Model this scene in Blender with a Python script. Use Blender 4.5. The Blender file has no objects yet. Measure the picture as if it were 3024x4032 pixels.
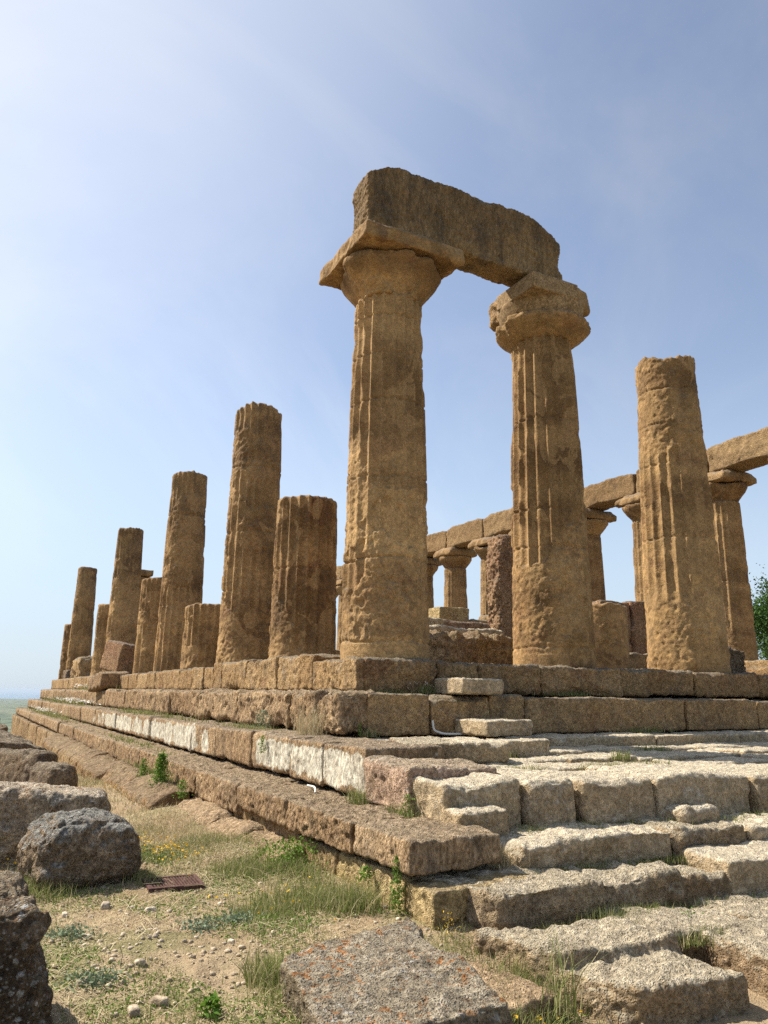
import bpy, math, random
import numpy as np
from mathutils import Matrix, Vector
random.seed(7); RNG = np.random.default_rng(7)
R = math.radians
scene = bpy.context.scene

# ---------------------------------------------------------------- camera
CAM = np.array([-5.1828, -9.6234, -0.5691]); YAW, PITCH, ROLL, FPX = 0.490887, 0.233214, 0.010651, 3011.6
_f = np.array([math.sin(YAW)*math.cos(PITCH), math.cos(YAW)*math.cos(PITCH), math.sin(PITCH)])
_r = np.array([math.cos(YAW), -math.sin(YAW), 0.0]); _u = np.cross(_r, _f)
_r2 = math.cos(ROLL)*_r + math.sin(ROLL)*_u; _u2 = -math.sin(ROLL)*_r + math.cos(ROLL)*_u
cd = bpy.data.cameras.new('camera'); cam = bpy.data.objects.new('camera', cd); scene.collection.objects.link(cam)
cam.matrix_world = Matrix(((_r2[0], _u2[0], -_f[0], CAM[0]), (_r2[1], _u2[1], -_f[1], CAM[1]), (_r2[2], _u2[2], -_f[2], CAM[2]), (0, 0, 0, 1)))
cd.sensor_fit = 'VERTICAL'; cd.sensor_height = 36; cd.lens = FPX/4032*36; cd.clip_start = 0.05; cd.clip_end = 90000
scene.camera = cam

# ---------------------------------------------------------------- sky and sun
SUN_AZ = R(43)      # from +Y (west) towards -X (south)
SUN_EL = R(49)
world = bpy.data.worlds.new('World'); scene.world = world; world.use_nodes = True
wt = world.node_tree; wt.nodes.clear()
def wn(t, **k):
    n = wt.nodes.new(t)
    for a, b in k.items(): setattr(n, a, b)
    return n
sky = wn('ShaderNodeTexSky', sky_type='NISHITA', sun_disc=False, sun_elevation=SUN_EL, sun_rotation=-SUN_AZ,
         altitude=0, air_density=1.0, dust_density=0.9, ozone_density=3.2)
bg = wn('ShaderNodeBackground'); bg.inputs[1].default_value = 0.10
wo = wn('ShaderNodeOutputWorld')
tc = wn('ShaderNodeTexCoord'); mp = wn('ShaderNodeMapping'); mp.inputs['Scale'].default_value = (1.0, 2.6, 1.4); mp.inputs['Rotation'].default_value = (0.5, 0.4, 0.9)
cn = wn('ShaderNodeTexNoise'); cn.inputs['Scale'].default_value = 1.7; cn.inputs['Detail'].default_value = 10; cn.inputs['Roughness'].default_value = 0.6; cn.inputs['Distortion'].default_value = 0.6
cr = wn('ShaderNodeMapRange'); cr.inputs[1].default_value = 0.47; cr.inputs[2].default_value = 0.75; cr.inputs[3].default_value = 0.26; cr.inputs[4].default_value = 0.50
# thin cirrus: brightens and whitens the sky where it lies
hs = wn('ShaderNodeHueSaturation'); hs.inputs['Saturation'].default_value = 0.22; hs.inputs['Value'].default_value = 1.22
mx = wn('ShaderNodeMix', data_type='RGBA')
L = wt.links.new
L(tc.outputs['Generated'], mp.inputs[0]); L(mp.outputs[0], cn.inputs['Vector']); L(cn.outputs[0], cr.inputs[0])
L(sky.outputs[0], hs.inputs['Color']); L(sky.outputs[0], mx.inputs[6]); L(hs.outputs[0], mx.inputs[7]); L(cr.outputs[0], mx.inputs[0])
sx = wn('ShaderNodeSeparateXYZ'); L(tc.outputs['Generated'], sx.inputs[0])
hr = wn('ShaderNodeMapRange', interpolation_type='SMOOTHSTEP'); hr.inputs[1].default_value = 0.0; hr.inputs[2].default_value = 0.42; hr.inputs[3].default_value = 0.80; hr.inputs[4].default_value = 0.0; L(sx.outputs[2], hr.inputs[0])
m2 = wn('ShaderNodeMix', data_type='RGBA'); L(hr.outputs[0], m2.inputs[0]); L(mx.outputs[2], m2.inputs[6]); m2.inputs[7].default_value = (3.6, 4.35, 5.1, 1)   # low-lying sea haze
vd = wn('ShaderNodeVectorMath', operation='DOT_PRODUCT'); L(tc.outputs['Generated'], vd.inputs[0]); vd.inputs[1].default_value = (-math.sin(SUN_AZ)*math.cos(SUN_EL), math.cos(SUN_AZ)*math.cos(SUN_EL), math.sin(SUN_EL))
vr = wn('ShaderNodeMapRange', interpolation_type='SMOOTHSTEP'); vr.inputs[1].default_value = 0.50; vr.inputs[2].default_value = 0.97; vr.inputs[3].default_value = 0.0; vr.inputs[4].default_value = 0.52; L(vd.outputs['Value'], vr.inputs[0])
m3 = wn('ShaderNodeMix', data_type='RGBA'); L(vr.outputs[0], m3.inputs[0]); L(m2.outputs[2], m3.inputs[6]); m3.inputs[7].default_value = (5.6, 5.9, 6.4, 1)   # thin veil lit up near the sun
L(m3.outputs[2], bg.inputs[0]); L(bg.outputs[0], wo.inputs[0])

sd = bpy.data.lights.new('sun', 'SUN'); sd.energy = 5.0; sd.angle = R(0.6); sd.color = (1.0, 0.93, 0.82)
sun = bpy.data.objects.new('sun', sd); scene.collection.objects.link(sun)
SUNV = Vector((-math.sin(SUN_AZ)*math.cos(SUN_EL), math.cos(SUN_AZ)*math.cos(SUN_EL), math.sin(SUN_EL)))
sun.rotation_euler = SUNV.to_track_quat('Z', 'Y').to_euler()
scene.view_settings.view_transform = 'Standard'; scene.view_settings.look = 'None'
scene.view_settings.gamma = 1; scene.view_settings.use_curve_mapping = False
scene.view_settings.exposure = 0.8
scene.render.engine = 'CYCLES'; scene.cycles.max_bounces = 5; scene.cycles.diffuse_bounces = 3; scene.cycles.use_denoising = False

# ---------------------------------------------------------------- noise
def _h(i, j, k, s):
    h = (i.astype(np.uint32)*np.uint32(374761393) + j.astype(np.uint32)*np.uint32(668265263) + k.astype(np.uint32)*np.uint32(2246822519) + np.uint32((s*3266489917) & 0xffffffff))
    h = (h ^ (h >> np.uint32(13)))*np.uint32(1274126177); h = (h ^ (h >> np.uint32(15)))*np.uint32(2654435761)
    return ((h ^ (h >> np.uint32(16))) & np.uint32(0xffffff)).astype(np.float32)/np.float32(16777215)
def vn(P, s=0):
    P = np.asarray(P, np.float64) + 1000.0; I = np.floor(P).astype(np.int64); F = (P - I).astype(np.float32); F = F*F*(3-2*F)
    i, j, k = I[:, 0], I[:, 1], I[:, 2]; x, y, z = F[:, 0], F[:, 1], F[:, 2]
    a = _h(i, j, k, s)*(1-x)+_h(i+1, j, k, s)*x; b = _h(i, j+1, k, s)*(1-x)+_h(i+1, j+1, k, s)*x
    c = _h(i, j, k+1, s)*(1-x)+_h(i+1, j, k+1, s)*x; d = _h(i, j+1, k+1, s)*(1-x)+_h(i+1, j+1, k+1, s)*x
    return (a*(1-y)+b*y)*(1-z)+(c*(1-y)+d*y)*z
def fbm(P, f=1.0, o=4, s=0, g=0.5):
    P = np.asarray(P)*f; t = 0; a = 1.0; n = 0
    for q in range(o):
        t = t + a*(vn(P, s+q*17)*2-1); n += a; a *= g; P = P*2.03+np.array([3.1, 7.7, 1.3])
    return t/n*1.5
def sstep(a, b, x):
    t = np.clip((x-a)/(b-a), 0, 1); return t*t*(3-2*t)

# ---------------------------------------------------------------- mesh and object helpers
def mkmesh(name, V, F, smooth=True):
    V = np.asarray(V, np.float32); F = np.asarray(F, np.int32)
    me = bpy.data.meshes.new(name); me.vertices.add(len(V)); me.vertices.foreach_set('co', V.ravel())
    n = F.shape[1]; me.loops.add(F.size); me.loops.foreach_set('vertex_index', F.ravel())
    me.polygons.add(len(F)); me.polygons.foreach_set('loop_start', np.arange(0, F.size, n, dtype=np.int32))
    me.polygons.foreach_set('loop_total', np.full(len(F), n, np.int32))
    me.polygons.foreach_set('use_smooth', np.full(len(F), smooth, bool))
    me.update(calc_edges=True); return me
def tag(o, label=None, cat=None, group=None, kind=None):
    if label: o['label'] = label
    if cat: o['category'] = cat
    if group: o['group'] = group
    if kind: o['kind'] = kind
    return o
def link(name, me, mat, parent=None):
    o = bpy.data.objects.new(name, me); scene.collection.objects.link(o)
    if mat is not None: me.materials.append(mat)
    if parent is not None:
        o.parent = parent; o.matrix_parent_inverse = Matrix.Translation(-Vector(parent.location))
    return o
def empty(name, loc, label, cat, group=None, kind=None):
    o = bpy.data.objects.new(name, None); scene.collection.objects.link(o); o.location = loc; o.empty_display_size = .2
    return tag(o, label, cat, group, kind)
def finish(name, V, F, mat, parent=None, smooth=True):
    """mesh with its origin at its own base"""
    V = np.asarray(V, np.float64)
    if parent is None:
        c = np.array([V[:, 0].mean(), V[:, 1].mean(), V[:, 2].min()])
        o = link(name, mkmesh(name, V-c, F, smooth), mat); o.location = c; return o
    return link(name, mkmesh(name, V, F, smooth), mat, parent)

def boxlattice(n):
    nx, ny, nz = n
    ids = -np.ones((nx+1, ny+1, nz+1), np.int64); m = np.zeros_like(ids, bool)
    m[0], m[-1], m[:, 0], m[:, -1], m[:, :, 0], m[:, :, -1] = (True,)*6
    ids[m] = np.arange(m.sum()); U = np.argwhere(m)/np.array([nx, ny, nz])
    F = []
    def q(A, flip):
        a, b, c, d = A[:-1, :-1], A[1:, :-1], A[1:, 1:], A[:-1, 1:]
        f = np.stack([a, b, c, d], -1).reshape(-1, 4); F.append(f[:, ::-1] if flip else f)
    q(ids[:, :, 0], True); q(ids[:, :, -1], False); q(ids[:, 0, :], False); q(ids[:, -1, :], True); q(ids[0], True); q(ids[-1], False)
    return U, np.concatenate(F)
SEED = [0]
def cell_for(c, mn=0.009, k=0.0023):
    return max(mn, np.linalg.norm(np.asarray(c)-CAM)*k)
def rock(x0, x1, y0, y1, z0, z1, rz=0.0, tilt=(0, 0), r=0.04, amp=0.018, fr=1.0, grain=(1, 1, 1), pit=0.012, chip=0.5, warp=None, cell=None, seed=None, maxn=110):
    """weathered block: rounded, chipped and pitted box. Returns V, F in world space"""
    SEED[0] += 1; s = SEED[0] if seed is None else seed
    c = np.array([(x0+x1)/2, (y0+y1)/2, (z0+z1)/2]); S = np.array([x1-x0, y1-y0, z1-z0])
    near = np.clip(CAM, [x0, y0, z0], [x1, y1, z1]); cl = cell or cell_for(near)
    n = np.clip(np.ceil(S/cl).astype(int), 3, maxn)
    U, F = boxlattice(n); P = (U-.5)*S
    W = P + c
    rr = r*(0.30+0.75*vn(W*2.3, s))[:, None] + chip*0.22*np.maximum(0, vn(W*1.9+5, s+3)-.70)[:, None]*min(S.min(), .6)/.4
    rr = np.minimum(rr, S.min()*.48)
    Q = np.clip(P, -S/2+rr, S/2-rr); D = P-Q; ln = np.linalg.norm(D, axis=1)[:, None]; N = D/np.maximum(ln, 1e-6)
    P = Q+N*rr
    if warp is not None: P = warp(P, U, S)
    t1, t2 = tilt
    if t1 or t2:
        cx, sx = math.cos(t1), math.sin(t1); P = P@np.array([[1, 0, 0], [0, cx, sx], [0, -sx, cx]])
        cy, sy = math.cos(t2), math.sin(t2); P = P@np.array([[cy, 0, -sy], [0, 1, 0], [sy, 0, cy]])
        N = N@np.array([[1, 0, 0], [0, cx, sx], [0, -sx, cx]])@np.array([[cy, 0, -sy], [0, 1, 0], [sy, 0, cy]])
    if rz:
        a, b = math.cos(rz), math.sin(rz); M = np.array([[a, b, 0], [-b, a, 0], [0, 0, 1]]); P = P@M; N = N@M
    W = P + c; G = W*np.array(grain)
    d = amp*(fbm(G, 1.7*fr, 3, s)*.9 + fbm(G, 6*fr, 3, s+5)*.7)
    if cl < .05:
        w = vn(G*17*fr, s+9); d -= pit*sstep(.55, .85, w)*.7; d += pit*.5*fbm(G, 30*fr, 2, s+11)
    W = W+N*d[:, None]
    return W, F
def block(name, *a, mat=None, parent=None, label=None, cat=None, group=None, **k):
    V, F = rock(*a, **k); o = finish(name, V, F, mat, parent)
    if label: tag(o, label, cat, group)
    return o
def quad(x0, x1, y0, y1, c00, c10, c11, c01, extra=None):
    def w(P, U, S):
        u, v = U[:, 0:1], U[:, 1:2]; B = lambda a, b, c, d: (1-u)*(1-v)*np.array(a)+u*(1-v)*np.array(b)+u*v*np.array(c)+(1-u)*v*np.array(d)
        P = P.copy(); P[:, :2] += B(c00, c10, c11, c01)-B((x0, y0), (x1, y0), (x1, y1), (x0, y1)); return P if extra is None else extra(P, U, S)
    return w
def merge(parts):
    V, F, n = [], [], 0
    for v, f in parts: V.append(v); F.append(np.asarray(f)+n); n += len(v)
    return np.concatenate(V), np.concatenate(F)

# ---------------------------------------------------------------- materials
class NT:
    def __init__(s, name):
        s.m = bpy.data.materials.new(name); s.m.use_nodes = True; s.t = s.m.node_tree; s.t.nodes.clear()
        s.out = s.n('ShaderNodeOutputMaterial'); s.b = s.n('ShaderNodeBsdfPrincipled'); s.l(s.b.outputs[0], s.out.inputs[0])
        s.b.inputs['Specular IOR Level'].default_value = 0.12
        g = s.n('ShaderNodeNewGeometry'); s.pos = g.outputs['Position']; s.geo = g
        x = s.n('ShaderNodeSeparateXYZ'); s.l(g.outputs['Normal'], x.inputs[0]); s.nx, s.ny, s.nz = x.outputs
        x = s.n('ShaderNodeSeparateXYZ'); s.l(g.outputs['Position'], x.inputs[0]); s.px, s.py, s.pz = x.outputs
    def n(s, t, **k):
        q = s.t.nodes.new(t)
        for a, b in k.items(): setattr(q, a, b)
        return q
    def l(s, a, b): s.t.links.new(a, b)
    def put(s, v, i):
        if hasattr(v, 'is_output'): s.l(v, i)
        else: i.default_value = v
    def vec(s, sc, off=(0, 0, 0)):
        m = s.n('ShaderNodeMapping'); m.inputs['Scale'].default_value = sc; m.inputs['Location'].default_value = off; s.l(s.pos, m.inputs[0]); return m.outputs[0]
    def noise(s, scale, det=4, rough=.55, dist=0, vec=None):
        q = s.n('ShaderNodeTexNoise'); q.inputs['Scale'].default_value = scale; q.inputs['Detail'].default_value = det
        q.inputs['Roughness'].default_value = rough; q.inputs['Distortion'].default_value = dist; s.l(vec or s.pos, q.inputs['Vector']); return q.outputs[0]
    def vor(s, scale, vec=None, feat='F1'):
        q = s.n('ShaderNodeTexVoronoi', feature=feat); q.inputs['Scale'].default_value = scale; s.l(vec or s.pos, q.inputs['Vector']); return q
    def ramp(s, v, a, b, lo=0., hi=1., smooth=True):
        q = s.n('ShaderNodeMapRange', interpolation_type='SMOOTHSTEP' if smooth else 'LINEAR')
        s.put(v, q.inputs[0]); q.inputs[1].default_value = a; q.inputs[2].default_value = b; q.inputs[3].default_value = lo; q.inputs[4].default_value = hi; return q.outputs[0]
    def math(s, op, a, b=0.):
        q = s.n('ShaderNodeMath', operation=op); s.put(a, q.inputs[0]); s.put(b, q.inputs[1]); return q.outputs[0]
    def mix(s, f, a, b, mode='MIX'):
        q = s.n('ShaderNodeMix', data_type='RGBA', blend_type=mode); s.put(f, q.inputs[0])
        for v, i in ((a, 6), (b, 7)): s.put((*v, 1) if isinstance(v, tuple) else v, q.inputs[i])
        return q.outputs[2]

def stone(name, c1, c2, c3, top=0.6, topc=(.24, .22, .19), dark=.35, darkc=(.075, .065, .055), white=0., orange=0., red=0., bump=.55, streak=1.0,
          mottle=0., plaster=False, fine=1.0, crack=0., yellow=0., alb=.62, gcon=1., band=0., patch=0., hidark=0., dth=.52):
    t = NT(name)
    v = t.vec((1, 1, streak)) if streak != 1 else t.pos
    a = t.noise(.9, 4, .6); b = t.noise(4.5, 6, .68, vec=v); f = t.noise(34*fine, 5, .7, vec=v)
    col = t.mix(t.ramp(a, .38, .64), c1, c2); col = t.mix(t.ramp(b, .46, .68), col, c3)
    if mottle:
        mo = t.noise(6.5, 3, .5, 1.2); ml = t.ramp(t.pz, 1.2, 4.0, 1, .12)
        mf = t.math('MULTIPLY', t.ramp(mo, .53, .56), t.math('MULTIPLY', ml, mottle)); col = t.mix(mf, col, (c1[0]*1.22, c1[1]*1.2, c1[2]*1.12))
    oi = t.n('ShaderNodeObjectInfo').outputs['Random']
    col = t.mix(1., col, t.mix(oi, (.84, .80, .76), (1.12, 1.13, 1.14)), 'MULTIPLY')
    if band:
        bd = t.noise(1.25, 2, .5, 0, t.vec((.12, .12, 1.0), (3, 1, 6))); col = t.mix(1., col, t.mix(t.ramp(bd, .36, .62), (1-.30*band, 1-.34*band, 1-.36*band), (1+.20*band, 1+.19*band, 1+.15*band)), 'MULTIPLY')
        bv = t.noise(1.1, 4, .6, .8, t.vec((1, 1, .35), (6, 2, 8))); col = t.mix(1., col, t.mix(t.ramp(bv, .36, .62), (1-.25*band,)*3, (1+.18*band,)*3), 'MULTIPLY')
    if red: col = t.mix(t.math('MULTIPLY', t.ramp(t.noise(1.5, 5, .6, .5, t.vec((1, 1, 1), (9, 4, 2))), .56, .66), red), col, (.20, .085, .06))
    if yellow: col = t.mix(t.math('MULTIPLY', t.ramp(t.noise(2.2, 3, .6, .3, t.vec((1, 1, 1), (2, 8, 5))), .45, .6), yellow), col, (.50, .38, .17))
    sp = None
    if patch:
        sp = t.math('MULTIPLY', t.ramp(t.noise(1.9, 4, .55, .9, t.vec((1, 1, .8), (5, 0, 3))), .535, .55), patch); col = t.mix(sp, col, (c1[0]*1.10, c1[1]*1.08, c1[2]*1.05))
    if hidark: col = t.mix(t.math('MULTIPLY', t.ramp(t.noise(3.2, 6, .7, .3, t.vec((1, 1, .7), (8, 5, 2))), .40, .62), t.math('MULTIPLY', t.ramp(t.pz, 2.6, 5.4), hidark)), col, (.16, .12, .08))
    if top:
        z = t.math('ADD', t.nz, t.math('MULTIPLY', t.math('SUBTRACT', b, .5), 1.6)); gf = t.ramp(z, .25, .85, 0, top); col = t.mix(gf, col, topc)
    if dark: col = t.mix(t.math('MULTIPLY', t.ramp(t.noise(2.6, 7, .7, .4, t.vec((1, 1, .6*streak), (1, 5, 7))), dth, dth+.17), dark), col, darkc)
    pf = None
    if plaster:
        pv = t.vec((1, 1, .22), (0, 3.3, .8)); pn = t.noise(2.3, 9, .72, .1, pv)
        yy = t.math('ADD', t.ramp(t.py, 8, 19, 0, -.34), t.math('MULTIPLY', t.math('MULTIPLY', t.ramp(t.py, -.25, .15), t.ramp(t.py, 2.3, 1.8)), -.4))
        low = t.ramp(t.pz, -1.47, -1.38, -.14, 0)
        up = t.ramp(t.pz, -1.17, -1.07, .02, -.16)
        s_ = t.math('ADD', t.math('ADD', pn, yy), t.math('ADD', t.math('ADD', low, up), t.ramp(t.py, -1.9, -2.2, 0, .07)))
        pf = t.math('MULTIPLY', t.ramp(s_, .44, .455), t.ramp(t.nx, -.2, -.4))
        pc = t.mix(t.ramp(t.noise(5, 5, .6), .4, .7), (.62, .58, .47), (.50, .44, .34)); col = t.mix(pf, col, pc)
    if white:
        vo = t.vor(17, t.vec((1, 1, 1.0))); vf = t.ramp(t.math('ADD', vo.outputs['Distance'], t.math('MULTIPLY', t.noise(40, 3), .45)), .42, .50, 1, 0)
        big = t.ramp(t.noise(3.1, 4, .6, 0, t.vec((1, 1, 1), (4, 1, 9))), .42, .62); col = t.mix(t.math('MULTIPLY', t.math('MULTIPLY', vf, big), white), col, (.50, .49, .46))
        vo2 = t.vor(55); vf2 = t.ramp(vo2.outputs['Distance'], .20, .36, 1, 0); col = t.mix(t.math('MULTIPLY', t.math('MULTIPLY', vf2, big), white*.8), col, (.46, .45, .42))
    if white >= .5:
        vo3 = t.vor(31, t.vec((1, 1, 1), (2, 2, 2))); df = t.math('MULTIPLY', t.ramp(vo3.outputs['Distance'], .22, .36, 1, 0), t.ramp(t.noise(5, 4, .7, 0, t.vec((1, 1, 1), (7, 7, 1))), .46, .56)); col = t.mix(t.math('MULTIPLY', df, .65), col, (.07, .062, .052))
    if orange:
        of = t.math('MULTIPLY', t.ramp(t.noise(16, 6, .72, .4), .535, .60), t.ramp(t.noise(1.7, 3, .6, 0, t.vec((1, 1, 1), (.5, 3, 0))), .36, .52))
        of = t.math('MULTIPLY', of, t.ramp(t.nz, .3, .7)); col = t.mix(t.math('MULTIPLY', of, orange), col, (.42, .17, .045))
    pit = t.vor(30*fine, v); pd = t.ramp(pit.outputs['Distance'], .0, .42); pm = t.ramp(t.noise(7, 3, .6, 0, t.vec((1, 1, 1), (3, 3, 3))), .42, .62)
    pitv = t.math('MULTIPLY', t.math('SUBTRACT', 1., pd), pm)
    g2 = t.noise(13, 6, .72, .2, v)
    col = t.mix(1.0, col, t.mix(t.ramp(g2, .34, .66), ((1-.28*gcon)*alb, (1-.30*gcon)*alb, (1-.33*gcon)*alb), ((1+.25*gcon)*alb,)*3), 'MULTIPLY')
    col = t.mix(1.0, col, t.mix(t.ramp(f, .28, .72), (1-.45*gcon, 1-.47*gcon, 1-.49*gcon), (1+.42*gcon, 1+.42*gcon, 1+.40*gcon)), 'MULTIPLY')
    col = t.mix(t.math('MULTIPLY', pitv, .30), col, (.10, .07, .045))
    h = t.math('ADD', t.math('ADD', t.math('MULTIPLY', b, .55), t.math('MULTIPLY', t.ramp(g2, .25, .68), .55)), t.math('ADD', t.math('MULTIPLY', f, .6), t.math('MULTIPLY', pitv, -.7)))
    if gcon >= .75: h = t.math('ADD', h, t.math('MULTIPLY', t.ramp(t.vor(75*fine, v).outputs['Distance'], .05, .5), .35))
    if sp is not None: h = t.math('MULTIPLY', h, t.math('SUBTRACT', 1., t.math('MULTIPLY', sp, .75)))
    if pf is not None: h = t.math('ADD', t.math('MULTIPLY', h, t.math('SUBTRACT', 1., t.math('MULTIPLY', pf, .82))), t.math('MULTIPLY', pf, .9))
    bp = t.n('ShaderNodeBump'); bp.inputs['Strength'].default_value = bump; bp.inputs['Distance'].default_value = .045; t.l(h, bp.inputs['Height'])
    t.l(bp.outputs[0], t.b.inputs['Normal']); t.l(col, t.b.inputs['Base Color']); t.b.inputs['Roughness'].default_value = .93
    return t.m
M = {}
M['col'] = stone('column_stone', (.50, .325, .155), (.44, .275, .125), (.37, .245, .12), alb=.61, top=.4, dark=.26, mottle=.85, red=.3, bump=.36, gcon=.50, band=.9, patch=.7)
M['cols'] = stone('south_column_stone', (.48, .31, .15), (.42, .26, .12), (.35, .23, .115), alb=.64, top=.4, dark=.30, mottle=.8, red=.35, bump=.42, gcon=.55, band=.9, patch=.8, hidark=.5)
M['colfar'] = stone('far_column_stone', (.52, .34, .165), (.45, .285, .13), (.40, .265, .135), alb=.60, top=.5, dark=.25, mottle=.3, red=.35, bump=.5, gcon=.7, band=.8, patch=.5)
M['arch'] = stone('architrave_stone', (.44, .315, .17), (.39, .27, .14), (.33, .235, .13), alb=.64, top=.6, dark=.62, darkc=(.11, .092, .07), streak=.36, bump=.55, gcon=.7, band=.5, dth=.47)
M['archn'] = stone('north_architrave_stone', (.50, .34, .175), (.44, .29, .145), (.38, .25, .13), alb=.60, top=.5, dark=.35, streak=1.8, bump=.65, gcon=.8, band=.3)
M['restored'] = stone('restoration_mortar', (.45, .32, .18), (.43, .30, .165), (.40, .28, .15), top=0, dark=.08, bump=.10)
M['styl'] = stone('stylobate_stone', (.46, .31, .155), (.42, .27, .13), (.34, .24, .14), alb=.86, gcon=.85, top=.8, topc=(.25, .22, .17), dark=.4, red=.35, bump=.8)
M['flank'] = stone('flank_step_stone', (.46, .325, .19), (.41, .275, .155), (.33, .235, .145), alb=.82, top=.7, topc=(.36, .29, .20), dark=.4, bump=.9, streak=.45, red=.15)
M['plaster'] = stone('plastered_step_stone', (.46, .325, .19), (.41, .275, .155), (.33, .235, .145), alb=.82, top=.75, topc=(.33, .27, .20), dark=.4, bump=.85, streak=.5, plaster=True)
M['found'] = stone('foundation_stone', (.46, .32, .18), (.40, .26, .14), (.34, .24, .14), alb=.74, top=.6, topc=(.28, .22, .15), dark=.25, bump=.8, streak=.6, yellow=.3)
M['foundy'] = stone('yellow_foundation_stone', alb=.8, c1=(.56, .43, .22), c2=(.50, .37, .18), c3=(.42, .31, .17), top=.5, topc=(.30, .24, .16), dark=.2, bump=.8, yellow=.5)
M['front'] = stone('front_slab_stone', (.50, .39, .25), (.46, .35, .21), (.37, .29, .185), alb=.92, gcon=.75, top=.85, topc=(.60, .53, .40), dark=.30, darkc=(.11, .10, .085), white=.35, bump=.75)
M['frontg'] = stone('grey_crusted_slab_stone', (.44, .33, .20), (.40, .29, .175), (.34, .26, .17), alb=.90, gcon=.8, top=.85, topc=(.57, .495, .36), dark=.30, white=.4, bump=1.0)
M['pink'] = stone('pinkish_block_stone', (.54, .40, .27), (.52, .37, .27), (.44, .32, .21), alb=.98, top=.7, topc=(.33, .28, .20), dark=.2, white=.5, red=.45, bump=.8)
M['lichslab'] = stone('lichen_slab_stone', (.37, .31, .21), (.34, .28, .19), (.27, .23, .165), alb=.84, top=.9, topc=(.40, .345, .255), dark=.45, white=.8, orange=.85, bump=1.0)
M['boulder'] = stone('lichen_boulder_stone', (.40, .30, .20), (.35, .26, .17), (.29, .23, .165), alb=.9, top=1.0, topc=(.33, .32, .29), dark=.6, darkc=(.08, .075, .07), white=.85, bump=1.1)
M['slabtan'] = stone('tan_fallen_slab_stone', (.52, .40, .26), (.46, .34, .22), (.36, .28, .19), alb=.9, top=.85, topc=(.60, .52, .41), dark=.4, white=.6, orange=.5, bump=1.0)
M['darkrock'] = stone('dark_rock_stone', alb=.8, c1=(.31, .235, .155), c2=(.27, .20, .135), c3=(.22, .17, .12), top=.7, topc=(.33, .28, .21), dark=.5, white=.2, bump=1.0)
M['foredark'] = stone('foreground_lichen_stone', (.30, .22, .14), (.25, .18, .115), (.20, .15, .10), alb=.75, top=.8, topc=(.36, .29, .20), dark=.7, darkc=(.03, .027, .024), white=1., orange=.55, bump=1.1)
M['redrock'] = stone('reddish_wall_stone', (.50, .32, .18), (.44, .25, .15), (.36, .24, .14), alb=.75, top=.6, dark=.35, red=.40, bump=1.0)
M['earth'] = stone('earth_bank', (.46, .33, .20), (.42, .29, .17), (.36, .26, .16), alb=.85, top=.3, topc=(.50, .39, .26), dark=.15, bump=.9)

def simple(name, col, rough=.6, metal=0., var=.0, scale=20):
    t = NT(name); c = t.mix(t.ramp(t.noise(scale, 4), .35, .65), tuple(x*(1-var) for x in col), tuple(min(1, x*(1+var)) for x in col)) if var else (*col, 1)
    t.put(c, t.b.inputs['Base Color']); t.b.inputs['Roughness'].default_value = rough; t.b.inputs['Metallic'].default_value = metal; return t.m
def leafmat(name, a, b, trans=.25, c=None):
    t = NT(name); rnd = t.geo.outputs['Random Per Island']; col = t.mix(rnd, a, b)
    if c: col = t.mix(t.ramp(rnd, .78, .8), col, c)
    t.l(col, t.b.inputs['Base Color']); t.b.inputs['Roughness'].default_value = .6
    tr = t.n('ShaderNodeBsdfTranslucent'); t.l(col, tr.inputs[0]); ms = t.n('ShaderNodeMixShader'); ms.inputs[0].default_value = trans
    t.l(t.b.outputs[0], ms.inputs[1]); t.l(tr.outputs[0], ms.inputs[2]); t.l(ms.outputs[0], t.out.inputs[0]); return t.m
M['grass'] = leafmat('grass_blades', (.13, .17, .045), (.30, .30, .11), .3, (.46, .39, .22))
M['clover'] = leafmat('clover_leaves', (.09, .17, .025), (.17, .25, .05), .3)
M['straw'] = leafmat('dry_straw', (.42, .34, .19), (.55, .47, .30), .2)
M['bush'] = leafmat('bush_leaves', (.08, .17, .02), (.17, .27, .04), .3)
M['glauc'] = leafmat('blue_green_leaves', (.12, .17, .10), (.22, .27, .17), .2)
M['yellow'] = leafmat('yellow_petals', (.75, .42, .01), (.80, .55, .03), .2)
M['whitef'] = leafmat('white_petals', (.70, .68, .60), (.80, .78, .72), .2)
M['tree'] = leafmat('tree_leaves', (.025, .065, .012), (.07, .13, .025), .2)
M['bark'] = simple('bark', (.08, .06, .045), .9, var=.3)
M['rust'] = simple('rusty_iron', (.10, .055, .045), .75, .3, var=.3, scale=40)
M['drain_shade'] = simple('painted_drain_shade', (.02, .018, .015), .95)  # near-black colour paints the shade inside the drain
M['pvc'] = simple('white_plastic', (.62, .60, .55), .45)
M['pebble'] = stone('pebble_stone', (.55, .49, .39), (.50, .42, .31), (.42, .36, .28), alb=.9, top=0, dark=.1, bump=.3)
M['wood'] = simple('weathered_wood', (.14, .10, .07), .9, var=.3)

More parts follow.
